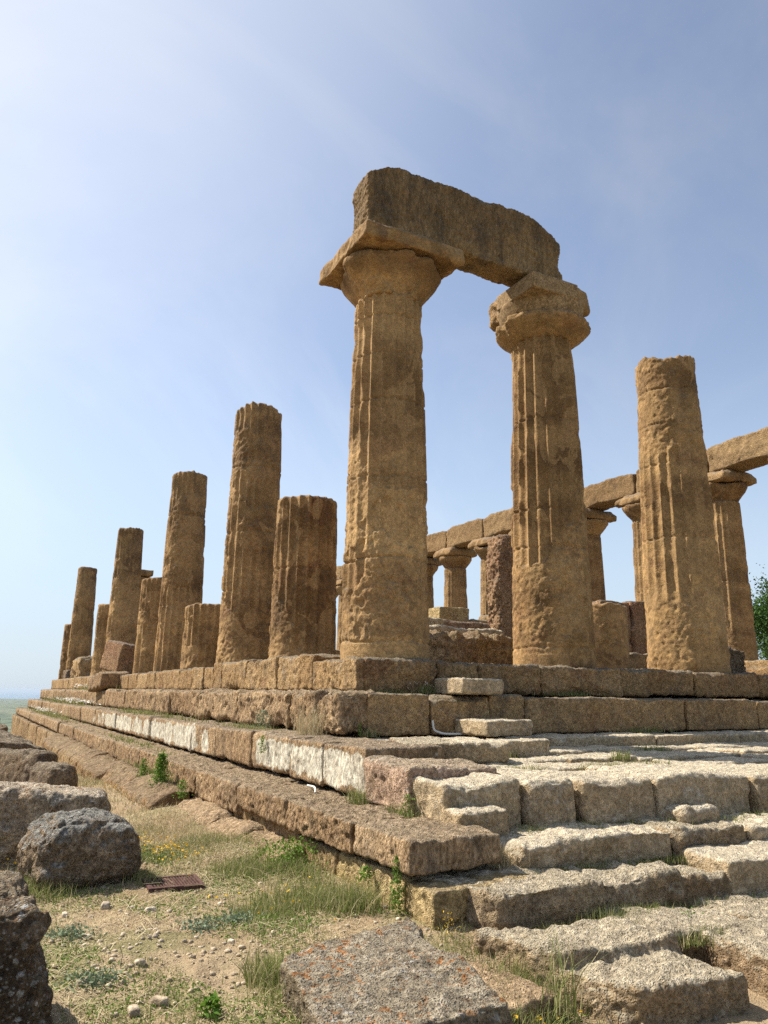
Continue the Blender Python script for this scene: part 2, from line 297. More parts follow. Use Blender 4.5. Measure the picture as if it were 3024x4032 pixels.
# ---------------------------------------------------------------- ground
def bank(x, y):   # rubble bank against the southern foundation
    return 0.0
def gh(x, y):
    z = -2.03 - .039*np.maximum(0, y-3.0) + 0*x
    z = z - .16*sstep(-3.2, -2.2, x)*sstep(-5.2, -6.2, y)          # lower by the front slabs
    z = z - .25*sstep(-7.2, -12, y)
    z = z + .05*sstep(-3.3, -2.6, x)*sstep(-5.0, -3.6, y)*sstep(2., 0, y)
    far = np.maximum(np.maximum(y-62, -x-22), np.maximum(x-45, -y-40))
    z = z - 12*sstep(0, 60, far)
    P = np.stack([x, y, 0*x], -1)
    z = z + .035*fbm(P, .8, 3, 3) + .012*fbm(P, 5, 3, 4)
    near = sstep(14, 5, np.hypot(x-CAM[0], y-CAM[1]-3)); z = z + near*(.008*fbm(P, 17, 3, 6)+.004*fbm(P, 60, 2, 8))
    return z
def grid(xs, ys, fz):
    X, Y = np.meshgrid(xs, ys, indexing='ij'); V = np.stack([X.ravel(), Y.ravel(), fz(X.ravel(), Y.ravel())], -1)
    I = np.arange(len(xs)*len(ys)).reshape(len(xs), len(ys)); F = np.stack([I[:-1, :-1], I[1:, :-1], I[1:, 1:], I[:-1, 1:]], -1).reshape(-1, 4); return V, F
def spaced(segs):
    o = [segs[0][0]]
    for a, b, n in segs: o += list(np.linspace(a, b, n+1)[1:])
    return np.array(o)
gt = NT('ground_soil')
a = gt.noise(.7, 4, .6); b = gt.noise(5, 6, .7); f = gt.noise(60, 5, .75); w = gt.noise(1.4, 5, .65, 0, gt.vec((1, 1, 1), (7, 2, 0)))
gc = gt.mix(gt.ramp(a, .35, .65), (.50, .39, .245), (.45, .33, .20)); gc = gt.mix(gt.ramp(b, .48, .66), gc, (.36, .27, .17))
gc = gt.mix(gt.math('MULTIPLY', gt.ramp(w, .47, .60), .75), gc, gt.mix(gt.ramp(b, .4, .6), (.20, .20, .08), (.36, .32, .16)))
gc = gt.mix(gt.ramp(gt.py, 2, 12, 0, .55), gc, (.36, .30, .165))
gv = gt.vor(48); gc = gt.mix(gt.math('MULTIPLY', gt.ramp(gv.outputs['Distance'], .1, .3, 1, 0), gt.ramp(b, .45, .6)), gc, (.50, .43, .32))
gc = gt.mix(1., gc, gt.mix(gt.ramp(f, .25, .78), (.48, .46, .44), (1.05, 1.04, 1.02)), 'MULTIPLY')
gh_ = gt.math('ADD', gt.math('MULTIPLY', b, 1.), gt.math('ADD', gt.math('MULTIPLY', f, .8), gt.ramp(gv.outputs['Distance'], 0, .4, .5, 0)))
gb = gt.n('ShaderNodeBump'); gb.inputs['Strength'].default_value = .8; gb.inputs['Distance'].default_value = .03; gt.l(gh_, gb.inputs['Height'])
gt.l(gb.outputs[0], gt.b.inputs['Normal']); gt.l(gc, gt.b.inputs['Base Color']); gt.b.inputs['Roughness'].default_value = .95
V, F = grid(spaced([(-160, -30, 16), (-30, -8, 22), (-8, -5.5, 40), (-5.5, -2, 230), (-2, 2, 60), (2, 30, 28), (30, 160, 16)]),
            spaced([(-120, -20, 14), (-20, -7, 20), (-7, -6.2, 30), (-6.2, 0, 330), (0, 8, 130), (8, 45, 120), (45, 130, 24)]), gh)
tag(link('ground', mkmesh('ground', V, F), gt.m), kind='structure')

# distant valley and low hills to the coast, then the sea
ht = NT('valley_fields')
hv = ht.vec((.0013, .0022, 0)); a = ht.noise(1.0, 5, .6, .3, hv); c = ht.vor(1.6, hv); d = ht.noise(9, 5, .7, 0, hv)
hc = ht.mix(ht.ramp(a, .4, .6), (.11, .14, .07), (.17, .18, .10)); hc = ht.mix(.35, hc, ht.mix(c.outputs['Color'], (.08, .11, .06), (.20, .19, .12))); hc = ht.mix(ht.ramp(d, .48, .56), hc, (.045, .065, .035))
ht.l(hc, ht.b.inputs['Base Color']); ht.b.inputs['Roughness'].default_value = 1
def hh(x, y):
    r = np.hypot(x, y); P = np.stack([x, y, 0*x], -1)
    z = -14 - 86*sstep(120, 900, r) + 26*fbm(P, 1/2600., 4, 31)*sstep(500, 2000, r) + 5*fbm(P, 1/300., 3, 41)*sstep(300, 1200, r)
    return z - 60*sstep(8200, 9800, r)
ang = np.linspace(-math.pi, math.pi, 241); rad = np.concatenate([[60, 90, 120, 160, 220, 300], np.geomspace(380, 10500, 90)])
A, Rr = np.meshgrid(ang, rad, indexing='ij'); hx = (Rr*np.cos(A)).ravel(); hy = (Rr*np.sin(A)).ravel()
I = np.arange(A.size).reshape(A.shape); F = np.stack([I[:-1, :-1], I[:-1, 1:], I[1:, 1:], I[1:, :-1]], -1).reshape(-1, 4)[:, ::-1]
tag(link('hills', mkmesh('hills', np.stack([hx, hy, hh(hx, hy)], -1), F), ht.m), kind='structure')
st = NT('sea_water'); st.b.inputs['Base Color'].default_value = (.06, .13, .19, 1); st.b.inputs['Roughness'].default_value = .35; st.b.inputs['Specular IOR Level'].default_value = .5
ang = np.linspace(-math.pi, math.pi, 97); rad = np.geomspace(6000, 70000, 14); A, Rr = np.meshgrid(ang, rad, indexing='ij')
I = np.arange(A.size).reshape(A.shape); F = np.stack([I[:-1, :-1], I[:-1, 1:], I[1:, 1:], I[1:, :-1]], -1).reshape(-1, 4)[:, ::-1]
tag(link('sea', mkmesh('sea', np.stack([(Rr*np.cos(A)).ravel(), (Rr*np.sin(A)).ravel(), np.full(A.size, -121.)], -1), F), st.m), kind='structure')

# ---------------------------------------------------------------- columns
SP = 3.06
def column_mesh(X, Y, z0, z1, r0, r1, seed, ero=.45, elow=1.0, fl=.056, joints=(), topn=.06, cell=None, phase=0., smooth_to=None, H=5.45, flmod=None, bulge=None):
    base = np.array([X, Y, z0]); cl = cell or cell_for([X, Y, 1.5], .011, .0014)
    nt = int(min(400, max(60, 2*math.pi*r0/cl))); nt -= nt % 20
    nz = int(min(420, max(24, (z1-z0)/cl)))
    th = np.linspace(0, 2*math.pi, nt, endpoint=False); t = np.linspace(0, 1, nz+1)
    T, TT = np.meshgrid(th, t, indexing='ij'); T = T.ravel(); TT = TT.ravel()
    dirs = np.stack([np.cos(T), np.sin(T), 0*T], -1)
    ztop = z1 + topn*fbm(dirs*1.0+base, 1.6, 3, seed+1) + topn*.5*fbm(dirs+base, 5, 2, seed+2)
    Z = z0+TT*(ztop-z0); Rz = r0+(r1-r0)*(Z-z0)/H + .012*np.sin(np.clip((Z-z0)/H, 0, 1)*math.pi)
    P = base*np.array([1, 1, 0])+dirs*Rz[:, None]; P[:, 2] = Z
    u = (T/(2*math.pi)*20+phase) % 1.0; flute = 1-(2*u-1)**2
    hrel = np.clip((Z-z0)/H, 0, 1); bias = ero-.5+(.5-hrel)*.55*elow
    E = sstep(-.03, .03, .7*fbm(P, 1.1, 5, seed+7, .55)+bias)
    if flmod is not None: E = np.clip(E+flmod(T, Z), 0, 1)
    ch = sstep(.55, .75, vn(P*np.array([5, 5, 3.]), seed+5)); fe = fl*flute*(1-E) + E*(.018)
    fe += (1-E)*(1-flute)**3*ch*.5*fl
    rough = .0022+.030*E*sstep(.35, .7, vn(P*1.7, seed+21))
    d = -fe + rough*fbm(P, 5, 5, seed+9, .6) + (.0016+.010*E)*fbm(P, 19, 3, seed+11)
    d -= .010*sstep(.66, .8, vn(P*12, seed+13))*(.25+E)
    for zj in joints:
        wz = zj+.02*fbm(dirs, 2, 2, int(zj*100)); d -= .030*np.exp(-((Z-wz)/.013)**2)*(.35+.9*vn(P*3, seed))
    if smooth_to is not None: d = np.where(Z < z0+smooth_to, np.maximum(d, -.012)*.5-.01, d)
    if bulge is not None: d = d+bulge(T, Z, P)
    edge = np.clip((TT*(ztop-z0)-(ztop-z0-.05))/.05, 0, 1); d -= .035*edge**2
    P[:, :2] += dirs[:, :2]*d[:, None]
    V = [P]; I = np.arange(nt*(nz+1)).reshape(nt, nz+1); In = np.roll(I, -1, 0)
    Fs = [np.stack([I[:, :-1], In[:, :-1], In[:, 1:], I[:, 1:]], -1).reshape(-1, 4)]
    ring = I[:, -1]; rp = P[ring]; c = np.array([X, Y, 0]); n = len(P)
    for q in (.93, .8, .62, .42, .22, .06):
        v = c+(rp-c)*np.array([q, q, 1]); zr = z1+topn*1.2*fbm(v, 2.2, 3, seed+31)+.02; v[:, 2] = rp[:, 2]*(q**2)+zr*(1-q**2)
        V.append(v); nr = np.arange(n, n+nt); Fs.append(np.stack([ring, np.roll(ring, -1), np.roll(nr, -1), nr], -1)); ring = nr; n += nt
    return np.concatenate(V), np.concatenate(Fs)
def lathe(X, Y, prof, nt, seed, amp=.01, chop=0., cell=.03):
    """solid of revolution with erosion; prof = [(r,z)...] from bottom to top"""
    pr = np.array(prof); L_ = np.r_[0, np.cumsum(np.hypot(*np.diff(pr, axis=0).T))]; m = max(8, int(L_[-1]/cell)); s = np.linspace(0, L_[-1], m)
    rr = np.interp(s, L_, pr[:, 0]); zz = np.interp(s, L_, pr[:, 1]); th = np.linspace(0, 2*math.pi, nt, endpoint=False)
    T, S_ = np.meshgrid(th, np.arange(m), indexing='ij'); T = T.ravel(); S_ = S_.ravel(); P = np.stack([X+rr[S_]*np.cos(T), Y+rr[S_]*np.sin(T), zz[S_]], -1)
    rel = (rr[S_]-rr.min())/(max(rr)-rr.min()+1e-6)
    d = amp*(fbm(P, 2, 3, seed)+fbm(P, 8, 3, seed+3)*.6) - chop*sstep(.0, .5, fbm(P, 1.1, 3, seed+5))*rel - amp*.6*sstep(.6, .8, vn(P*14, seed+8))
    d = np.where(rr[S_] < .02, 0, d); P[:, 0] += np.cos(T)*d; P[:, 1] += np.sin(T)*d; P[:, 2] += .4*d
    I = np.arange(nt*m).reshape(nt, m); In = np.roll(I, -1, 0); return P, np.stack([I[:, :-1], In[:, :-1], In[:, 1:], I[:, 1:]], -1).reshape(-1, 4)
def capital(parent, X, Y, rn, mat, seed, zn=5.4, amp=.018, chop=.08, abac=.84, chip=1.2, ah=.35, bevel=0., mat2=None):
    cl = cell_for([X, Y, 6], .016, .0018); nt = int(min(260, max(60, 2*math.pi*.8/cl)))
    z = lambda v: zn+v
    prof = [(.01, z(-.02)), (rn*.9, z(-.02)), (rn+.015, z(0)), (rn+.03, z(.04)), (rn+.02, z(.06)), (rn+.05, z(.10)), (rn+.14, z(.22)), (rn+.25, z(.36)), (rn+.31, z(.46)), (rn+.32, z(.53)), (rn+.28, z(.57)), (.01, z(.575))]
    V, F = lathe(X, Y, prof, nt, seed, amp, chop, cl*1.3); finish('echinus', V, F, mat, parent)
    def bw(P, U, S):
        P = P.copy(); P[:, :2] *= (1-bevel*sstep(.45, 1., U[:, 2]))[:, None]; return P
    V, F = rock(X-abac, X+abac, Y-abac, Y+abac, zn+.58, zn+.58+ah, warp=bw, r=.05, amp=amp*1.3, chip=chip*1.6, pit=.012, seed=seed+50, fr=.9, cell=cl*1.2)
    finish('abacus', V, F, mat2 or mat, parent)
Gs = 'standing columns of the south side'
def column(name, X, Y, z0, z1, r0, r1, seed, label, group=None, mat='col', cap=False, capk={}, **k):
    t = empty(name, (X, Y, z0), label, 'column', group)
    V, F = column_mesh(X, Y, z0, z1, r0, r1, seed, **k); finish('shaft', V, F, M[mat], t)
    if cap: capital(t, X, Y, r1-.015, M[mat], seed+3, **capk)
    return t

def corner_mod(T, Z): return -1.1*sstep(2.9, 3.4, Z)-.35*sstep(1.2, 1.8, Z)+.6*sstep(.5, .1, Z)
column('doric_column', 0, 0, -.13, 5.34, .645, .525, 101, 'tall fluted corner column carrying the left end of the lone architrave beam', mat='col', cap=True,
       capk=dict(zn=5.32, chop=.13, abac=.84, chip=2.2, ah=.465, bevel=.34, amp=.034), ero=.50, elow=.9, joints=(.12, 1.25, 2.45, 3.62, 4.35, 4.98), smooth_to=.22, fl=.066, flmod=corner_mod, topn=0.0)
c2 = column('doric_column', SP, 0, -.16, 5.42, .665, .53, 202, 'tall fluted column with patched smooth capital, holding the right end of the lone beam', mat='col', cap=False,
       ero=.5, elow=1.2, joints=(.15, 1.72, 2.35, 3.9), smooth_to=.20, fl=.068, flmod=lambda T, Z: -1.1*sstep(2.1, 2.6, Z)+.5*sstep(1.5, 1.2, Z), topn=0.)
column('doric_column', 2*SP, 0, -.17, 5.72, .70, .56, 303, 'broken fluted column without capital, rough at the top, right of the lone beam', mat='col',
       ero=.5, elow=.4, joints=(2.2, 3.6, 4.35, 5.05), fl=.064, flmod=lambda T, Z: 1.0*sstep(3.9, 4.2, Z)-.8*sstep(3.9, 3.6, Z)*sstep(.9, 1.4, Z), topn=.13)
# capital of the second column: broken echinus, restored smooth wedge and abacus corner
cap2 = c2
V, F = lathe(SP, 0, [(.01, 5.36), (.50, 5.36), (.60, 5.42), (.76, 5.54), (.82, 5.62), (.80, 5.70), (.66, 5.76), (.70, 5.88), (.76, 5.98), (.72, 6.05), (.01, 6.06)], 240, 77, .035, .16, .025); finish('echinus', V, F, M['col'], c2)
V, F = lathe(SP-.05, -.04, [(.01, 5.55), (.60, 5.56), (.70, 5.75), (.76, 5.95), (.74, 6.0), (.01, 6.0)], 160, 78, .002, 0, .04); finish('restored_echinus', V, F, M['restored'], c2)
V, F = rock(SP-.50, SP+.66, -.52, .78, 5.93, 6.37, r=.14, amp=.05, chip=2.5, seed=79); finish('abacus', V, F, M['col'], c2)
V, F = rock(SP-.70, SP-.25, -.1, .62, 5.80, 6.34, r=.14, amp=.06, chip=3., pit=.03, seed=83); finish('broken_abacus_corner', V, F, M['styl'], c2)
V, F = rock(SP-.80, SP+.16, -.80, .20, 5.94, 6.22, r=.012, amp=.003, chip=.1, pit=.0, seed=80); finish('restored_abacus', V, F, M['restored'], c2)

S = [ # k, z0, ztop, r0, label, extra
 (1, -.06, 2.85, .60, 'broad column stump with flat top standing just left of the corner column', dict(ero=.5, elow=.9, joints=(1.55,), topn=.02)),
 (2, -.04, 5.62, .63, 'tallest broken column of the left row, pitted dark near the top, behind the broad stump', dict(ero=.52, elow=.1, joints=(1.5, 2.75, 4.2), topn=.07)),
 (3, -.04, 1.50, .62, 'lowest column stump of the left row, between two tall broken columns', dict(ero=.3, elow=.3, joints=(), topn=.05)),
 (4, -.04, 5.65, .62, 'tall broken column with a deep ring groove below its flat top', dict(ero=.38, elow=.2, joints=(1.3, 1.75, 4.35, 4.37), topn=.04)),
 (5, -.04, 2.91, .60, 'half-height column with a smooth mended band, left of the grooved tall column', dict(ero=.3, elow=.3, joints=(1.45, 1.9), topn=.03)),
 (7, -.02, 5.69, .60, 'tall weathered column behind the leaning brown block, third tall one from the left end', dict(ero=.45, elow=.3, joints=(2.2, 3.7), topn=.05)),
 (8, -.02, 2.97, .60, 'half-height column wedged between two tall columns near the far left end', dict(ero=.35, elow=.3, joints=(1.6,), topn=.03)),
 (11, 0., 5.81, .60, 'tall far column of the left row, last but one at the west end', dict(ero=.4, elow=.2, joints=(2.0, 3.9), topn=.03)),
 (12, 0., 3.02, .60, 'half-height column at the far western end of the left row', dict(ero=.3, elow=.2, joints=(1.5,), topn=.03))]
for k, z0, zt, r0, lab, ex in S:
    column('doric_column', 0, SP*k, z0, zt, r0, r0-.11, 400+k*7, lab, Gs, mat='cols', **ex)
NX = 15.4
nl = {1: 'complete column of the back colonnade just beyond the right edge', 2: 'complete column with capital at the right edge, beneath the joint of two beams', 3: 'complete column of the back row mostly hidden behind the broken right column',
      4: 'complete column with a wide capital seen between the beam column and the broken right column', 5: 'back row column hidden behind the beam column',
      6: 'slender fluted column beside the red stone pillar in the back row', 7: 'short-looking thick column with broad capital left of the red stone pillar', 8: 'back row column peeping out right beside the corner column',
      12: 'last back row column, at the north west corner of the temple'}
for k in range(1, 13):
    if k in (9, 10): continue
    lab = nl.get(k, 'back row column hidden behind the tall corner column')
    column('doric_column', NX, SP*k, .45, 5.42, .63, .52, 600+k*5, lab, 'complete columns of the north colonnade', mat='colfar', cap=True, capk=dict(chop=.12, abac=.80, chip=3., amp=.04, bevel=.12),
           ero=.25, elow=.5, joints=(1.6, 2.9), fl=.055, topn=0.)
column('doric_column', SP, SP*12, .0, 5.42, .62, .52, 711, 'distant column with capital peeping out behind the third tall left column', 'west front columns', mat='colfar', cap=True, capk=dict(), ero=.3, topn=0.)

# ---------------------------------------------------------------- beams
def beamwarp(P, U, S):
    x = U[:, 0]*S[0]; top = .78+.30*sstep(-.05, .62, x)**.6+.02*sstep(.6, 3, x)
    drop = .36*np.clip((x-2.95)/.86, 0, 1)**1.7; f = np.clip(top-drop, .1, 1.2)/1.08
    P = P.copy(); P[:, 2] = -S[2]/2+(P[:, 2]+S[2]/2)*f
    return P
V, F = rock(-.62, 3.19, -.47, .06, 6.365, 7.52, r=.05, amp=.030, chip=1.8, pit=.016, fr=2.0, warp=beamwarp, cell=.021, maxn=190, seed=911)
tag(finish('architrave_beam', V, F, M['arch']), 'lone weathered stone beam, dark streaked, spanning the two tall columns', 'architrave')
for k in range(1, 12):
    y0, y1 = SP*k+.035, SP*(k+1)-.035
    hgt = [7.30, 7.24, 7.28, 7.22, 7.33, 7.36, 7.38, 7.35, 7.3, 7.3, 7.3, 7.3][k]
    def wb(P, U, S, k=k):
        P = P.copy(); y = U[:, 1]; P[:, 2] -= U[:, 2]*.10*np.abs(2*y-1)**5; P[:, 2] += (1-U[:, 2])*.05*sstep(.2, .5, .5-np.abs(y-.55)); return P
    V, F = rock(NX-.5, NX+.45, y0, y1, 6.36, hgt, r=.05, amp=.038, chip=2.4, pit=.01, fr=1.5, warp=wb, seed=930+k, cell=max(.035, cell_for([NX, y0, 6])))
    labs = ['', 'north colonnade beam entering at the right edge of the photo', 'north colonnade beam block with a split joint left of the right-edge capital', 'long arched north beam block beside the broken right column',
            'north beam block right of the beam column', 'north beam block hidden by the beam column', 'north beam block above the gap left of the red pillar', 'north beam block over the thick short-looking column',
            'north beam block touching the corner column outline'] + ['north beam block hidden behind the corner column']*3 + ['']
    tag(finish('architrave_beam', V, F, M['archn']), labs[k], 'architrave', 'beams of the north colonnade')

# ---------------------------------------------------------------- stepped base
def course(name, label, xf, depth, z0, z1, ys, mat, axis='y', rz=.0, jit=.03, zt=None, zb=None, **k):
    """one course of blocks; axis y: outer face at x=xf running along y. axis x: outer face at y=xf running along x"""
    mid = (xf, ys[0], z0) if axis == 'y' else (ys[0], xf, z0)
    t = empty(name, mid, label, 'step course')
    for i in range(len(ys)-1):
        gp = .006 if axis == 'y' else .011; a, b = ys[i]+gp, ys[i+1]-gp; j = random.uniform(-jit, jit)*.6; dz = random.uniform(-.4, .3)*jit
        zz = z1+dz if zt is None else zt((a+b)/2)+dz
        z0_ = z0 if zb is None else zb((a+b)/2)
        kk = dict(k); kk['r'] = k.get('r', .04)*random.uniform(.6, 1.5); kk['chip'] = k.get('chip', 1.)*random.uniform(.3, 1.8)
        m = mat if not isinstance(mat, dict) else mat.get(i, mat[-1])
        if axis == 'y': block('block', xf+j, xf+depth, a, b, z0_, zz, mat=M[m], parent=t, **kk)
        else: block('block', a, b, xf+j, xf+depth, z0, zz, mat=M[m], parent=t, **kk)
    return t
def seams(start, end, lo=.9, hi=1.5, first=()):
    o = [start]+list(first)
    while o[-1] < end-hi: o.append(o[-1]+random.uniform(lo, hi)*(1+.012*max(0, o[-1])))
    o.append(end); return o
EL, EW = 37.5, .5
ztst = lambda y: -.14 if y < .4 else (-.02 if y < 6 else -.08 if y < 20 else .0)
course('stylobate_course', 'top step course of the long left side, right under the row of broken columns', -.82, 1.1, -.53, -.05, seams(-.80, EL, first=(.62, 1.15, 2.06, 3.6, 5.08, 5.7, 6.4, 7.3)), 'styl', zt=ztst, r=.05, amp=.028, pit=.02, chip=1.6)
course('step_course', 'second step course of the long left side, rough brown blocks', -1.3, .75, -1.03, -.55, seams(-.55, EL+.4, 1., 1.9, first=(.3, 1.04, 2.56, 4.9, 7.1)), 'flank', r=.08, amp=.045, pit=.03, chip=2.4)
course('step_course', 'third step course of the long left side with flaking white plaster faces', -1.85, .85, -1.49, -1.06, seams(-3.08, EL+.8, 1., 1.7, first=(-2.09, -1.17, .13, 1.7, 3.08, 4.99)), 'plaster', r=.045, amp=.018, pit=.012, chip=.8)
course('step_course', 'fourth step course of the long left side, brown overhanging blocks', -2.42, .9, -1.85, -1.53, seams(-4.0, EL+1.2, 1.1, 2.1, first=(-2.65, -1.16, .6, 2.44, 4.2)), 'flank', zt=lambda y: -1.53, zb=lambda y: -1.77 if y < -1.2 else -1.85, r=.045, amp=.022, pit=.022, chip=1.2)
course('foundation_course', 'foundation course below the overhanging step on the long left side', -2.37, .9, -2.4, -1.79, seams(-5.12, 15.5, 1., 1.6, first=(-4.72, -3.6, -2.6, -1.5)), {0: 'foundy', 1: 'foundy', 2: 'found', -1: 'found'}, r=.03, amp=.014, pit=.012, chip=.7)
course('foundation_course', 'tall foundation wall of upright blocks at the far west end of the left side', -2.52, .9, -3.7, -1.90, seams(15.5, EL+1.4, 1.0, 1.7), 'found', r=.05, amp=.03, chip=1.5)
def ledwarp(P, U, S):
    P = P.copy(); x = 1-U[:, 0]; P[:, 2] -= U[:, 2]*.14*sstep(.3, 1, x); return P
course('foundation_ledge', 'low eroded ledge of rock along the foot of the left side', -2.95, .55, -2.75, -1.82, seams(.75, 15.6, .9, 2.2), 'found', zt=lambda y: -1.80, r=.14, amp=.05, chip=2.2, warp=ledwarp, jit=.10)
course('foundation_ledge', 'smooth worn earthen ledge below the fourth step near the dry grass', -2.80, .5, -2.5, -1.92, [-3.0, -1.9, -.9, .6], 'earth', zt=lambda y: -1.86, r=.16, amp=.03, chip=1., warp=ledwarp, jit=.06)
# east front
course('stylobate_course', 'top step course of the east front under the tall columns', -.84, 1.2, -.56, -.14, [-.76, .34, 1.01, 2.09, 3.63, 5.25, 6.83, 7.7, 9.2, 10.8], 'styl', axis='x', zt=lambda x: -.14-.012*x/2, r=.06, amp=.034, pit=.022, chip=2.4, fr=1.2)
course('step_course', 'second step course of the shaded east front', -1.32, .75, -1.06, -.56, [-.94, -.06, .83, 1.42, 4.44, 6.07, 7.6, 9.3, 11.], 'styl', axis='x', zt=lambda x: -.565-.008*x, r=.04, amp=.020, pit=.014, chip=1.6, fr=1.2)
course('step_course', 'low third ledge of the east front below the second step', -1.85, .8, -1.5, -1.06, [-1.0, .25, 1.35, 3.2, 4.9, 6.4, 8.1, 10.], 'front', axis='x', zt=lambda x: -1.07, r=.05, amp=.02, chip=1.2)
block('block', -1.28, -.78, -1.28, -.53, -1.03, -.57, mat=M['flank'], label='shattered corner block of the second step beside the dry grass', cat='stone block', r=.13, amp=.06, chip=3., pit=.03)
block('mortar_fill', -.80, -.3, -.78, -.2, -.9, -.52, mat=M['restored'], label='mortar bedding under the corner of the top step', cat='mortar', r=.05, amp=.02)
# interior
tag(block('temple_floor', -.3, 15.0, .3, 37.2, -.9, -.16, mat=M['styl'], r=.05, amp=.03, cell=.25), kind='structure')
course('stylobate_course', 'higher stone course carrying the back colonnade', 14.55, 1.5, -.6, .47, seams(-.2, 37.5, 1.2, 2.0), 'styl', zt=lambda y: .47, r=.05, amp=.03)
course('stylobate_course', 'west end course carrying the far columns', 36.2, 1.4, -.6, -.02, seams(.4, 14.5, 1.5, 2.4), 'styl', axis='x', r=.05, amp=.03)
tag(block('temple_core', -1.0, 15.2, -.9, 38.2, -1.9, -.9, mat=M['found'], cell=.5, r=.02, amp=.01), kind='structure')
for i, a in enumerate([ # x0,x1,y0,y1,z0,z1, mat, opts, label
 (1.55, 3.45, 1.2, 2.3, -.3, .42, 'found', dict(r=.22, amp=.13, chip=5, pit=.05, fr=.9), 'dark cave-like eroded boulder between the corner column and its neighbour'),
 (3.0, 3.75, 1.3, 1.9, -.3, .22, 'styl', dict(r=.12, amp=.06, chip=3), 'grooved rock tight behind the foot of the second tall column'),
 (1.9, 4.1, 2.6, 3.6, -.3, .66, 'front', dict(r=.08, amp=.05, chip=2.5), 'flat ledge slab above the dark eroded boulder'),
 (2.2, 3.4, 3.7, 4.6, -.3, .95, 'front', dict(r=.07, amp=.04, chip=2), 'flat slab behind and above the ledge slab'),
 (3.5, 5.3, 4.7, 5.6, -.3, 1.0, 'redrock', dict(r=.07, amp=.05, chip=2), 'low reddish wall block at the foot of the red pillar'),
 (5.0, 6.6, 6.6, 7.6, -.3, 1.22, 'redrock', dict(r=.06, amp=.05, chip=2), 'reddish wall block under the yellow block'),
 (5.8, 6.75, 7.7, 8.4, -.3, 1.72, 'foundy', dict(r=.04, amp=.02, chip=1), 'yellow squared block in front of the thick back column'),
 (6.8, 7.7, 7.6, 8.4, -.3, 1.42, 'styl', dict(r=.10, amp=.05, chip=2.5), 'grey rounded wall block left of the red pillar'),
 (7.75, 8.9, 7.9, 8.7, -.3, 1.65, 'styl', dict(r=.10, amp=.05, chip=2.5), 'grey wall block with a high shoulder beside the red pillar'),
 (10.9, 12.05, 7.0, 7.9, -.3, 2.15, 'redrock', dict(r=.05, amp=.04, chip=2), 'purple-red wall block right of the beam column, behind the stump'),
 (12.07, 13.6, 6.9, 8.0, -.3, 2.22, 'redrock', dict(r=.07, amp=.05, chip=2), 'brown and purple wall block left of the broken right column'),
 (9.6, 10.9, 5.2, 5.8, -.3, .55, 'styl', dict(r=.08, amp=.05, chip=2), 'low sunlit block between the stump and the broken column'),
 (7.0, 7.6, -.1, .8, -.2, .30, 'darkrock', dict(r=.12, amp=.10, chip=4, pit=.05), 'rough rubble lump at the right foot of the broken column'),
 (8.1, 9.2, -.2, .7, -.2, -.02, 'styl', dict(r=.05, amp=.03, chip=2), 'low rubble slab at the right edge on the top step'),
 (.55, 1.0, 5.5, 6.4, -.3, 1.35, 'darkrock', dict(r=.10, amp=.04, chip=2), 'grey upright rock seen in the slot left of the corner column'),
 (2.5, 12.5, 15.0, 16.0, -.3, .9, 'styl', dict(r=.1, amp=.08, chip=2, cell=.09), 'long low inner wall remnant in the middle of the temple'),
]):
    block('stone_block', *a[:6], mat=M[a[6]], label=a[8], cat='stone block', **a[7])
V, F = rock(6.28, 6.95, 5.75, 6.35, .1, 3.38, r=.12, amp=.055, chip=2., pit=.045, cell=.026, maxn=130, fr=1.0,
            warp=lambda P, U, S: np.stack([P[:, 0]*(1-.25*sstep(.75, 1, U[:, 2]))+.05*U[:, 2], P[:, 1], P[:, 2]], -1))
tag(finish('stone_pillar', V, F, M['redrock']), 'rough reddish stone pillar remnant just left of the second tall column', 'pillar')
column('column_stump', 8.72, 4.75, -.2, 1.62, .62, .58, 820, 'low crumbling column stump between the beam column and the broken right column', mat='col', ero=.9, elow=.3, topn=.06, joints=())
# on the far stylobate
V, F = rock(-.75, .05, 18.35, 19.55, .05, 1.08, r=.07, amp=.03, rz=.35, tilt=(.16, .10), chip=1.5); tag(finish('stone_block', V, F, M['redrock']), 'brown squared block leaning between two columns of the left row', 'stone block')
V, F = rock(-1.5, -.62, 16.0, 17.6, -.52, -.06, r=.08, amp=.02, rz=.1, tilt=(-.10, 0), chip=1.5)
V[:, 2] += .035*np.sin(V[:, 1]*14); tag(finish('column_fragment', V, F, M['flank']), 'fallen fluted column fragment lying on the top step below the leaning block', 'column fragment')
block('stone_block', -.5, .5, 29.5, 31.5, -.05, 1.0, mat=M['styl'], label='layered rock heap on the top step near the far left columns', cat='stone block', r=.25, amp=.12, chip=3)
block('stone_block', -.6, .2, 33.0, 34.5, -.05, .45, mat=M['darkrock'], label='small dark block left of the layered rock heap', cat='stone block', r=.08, amp=.04, chip=2)

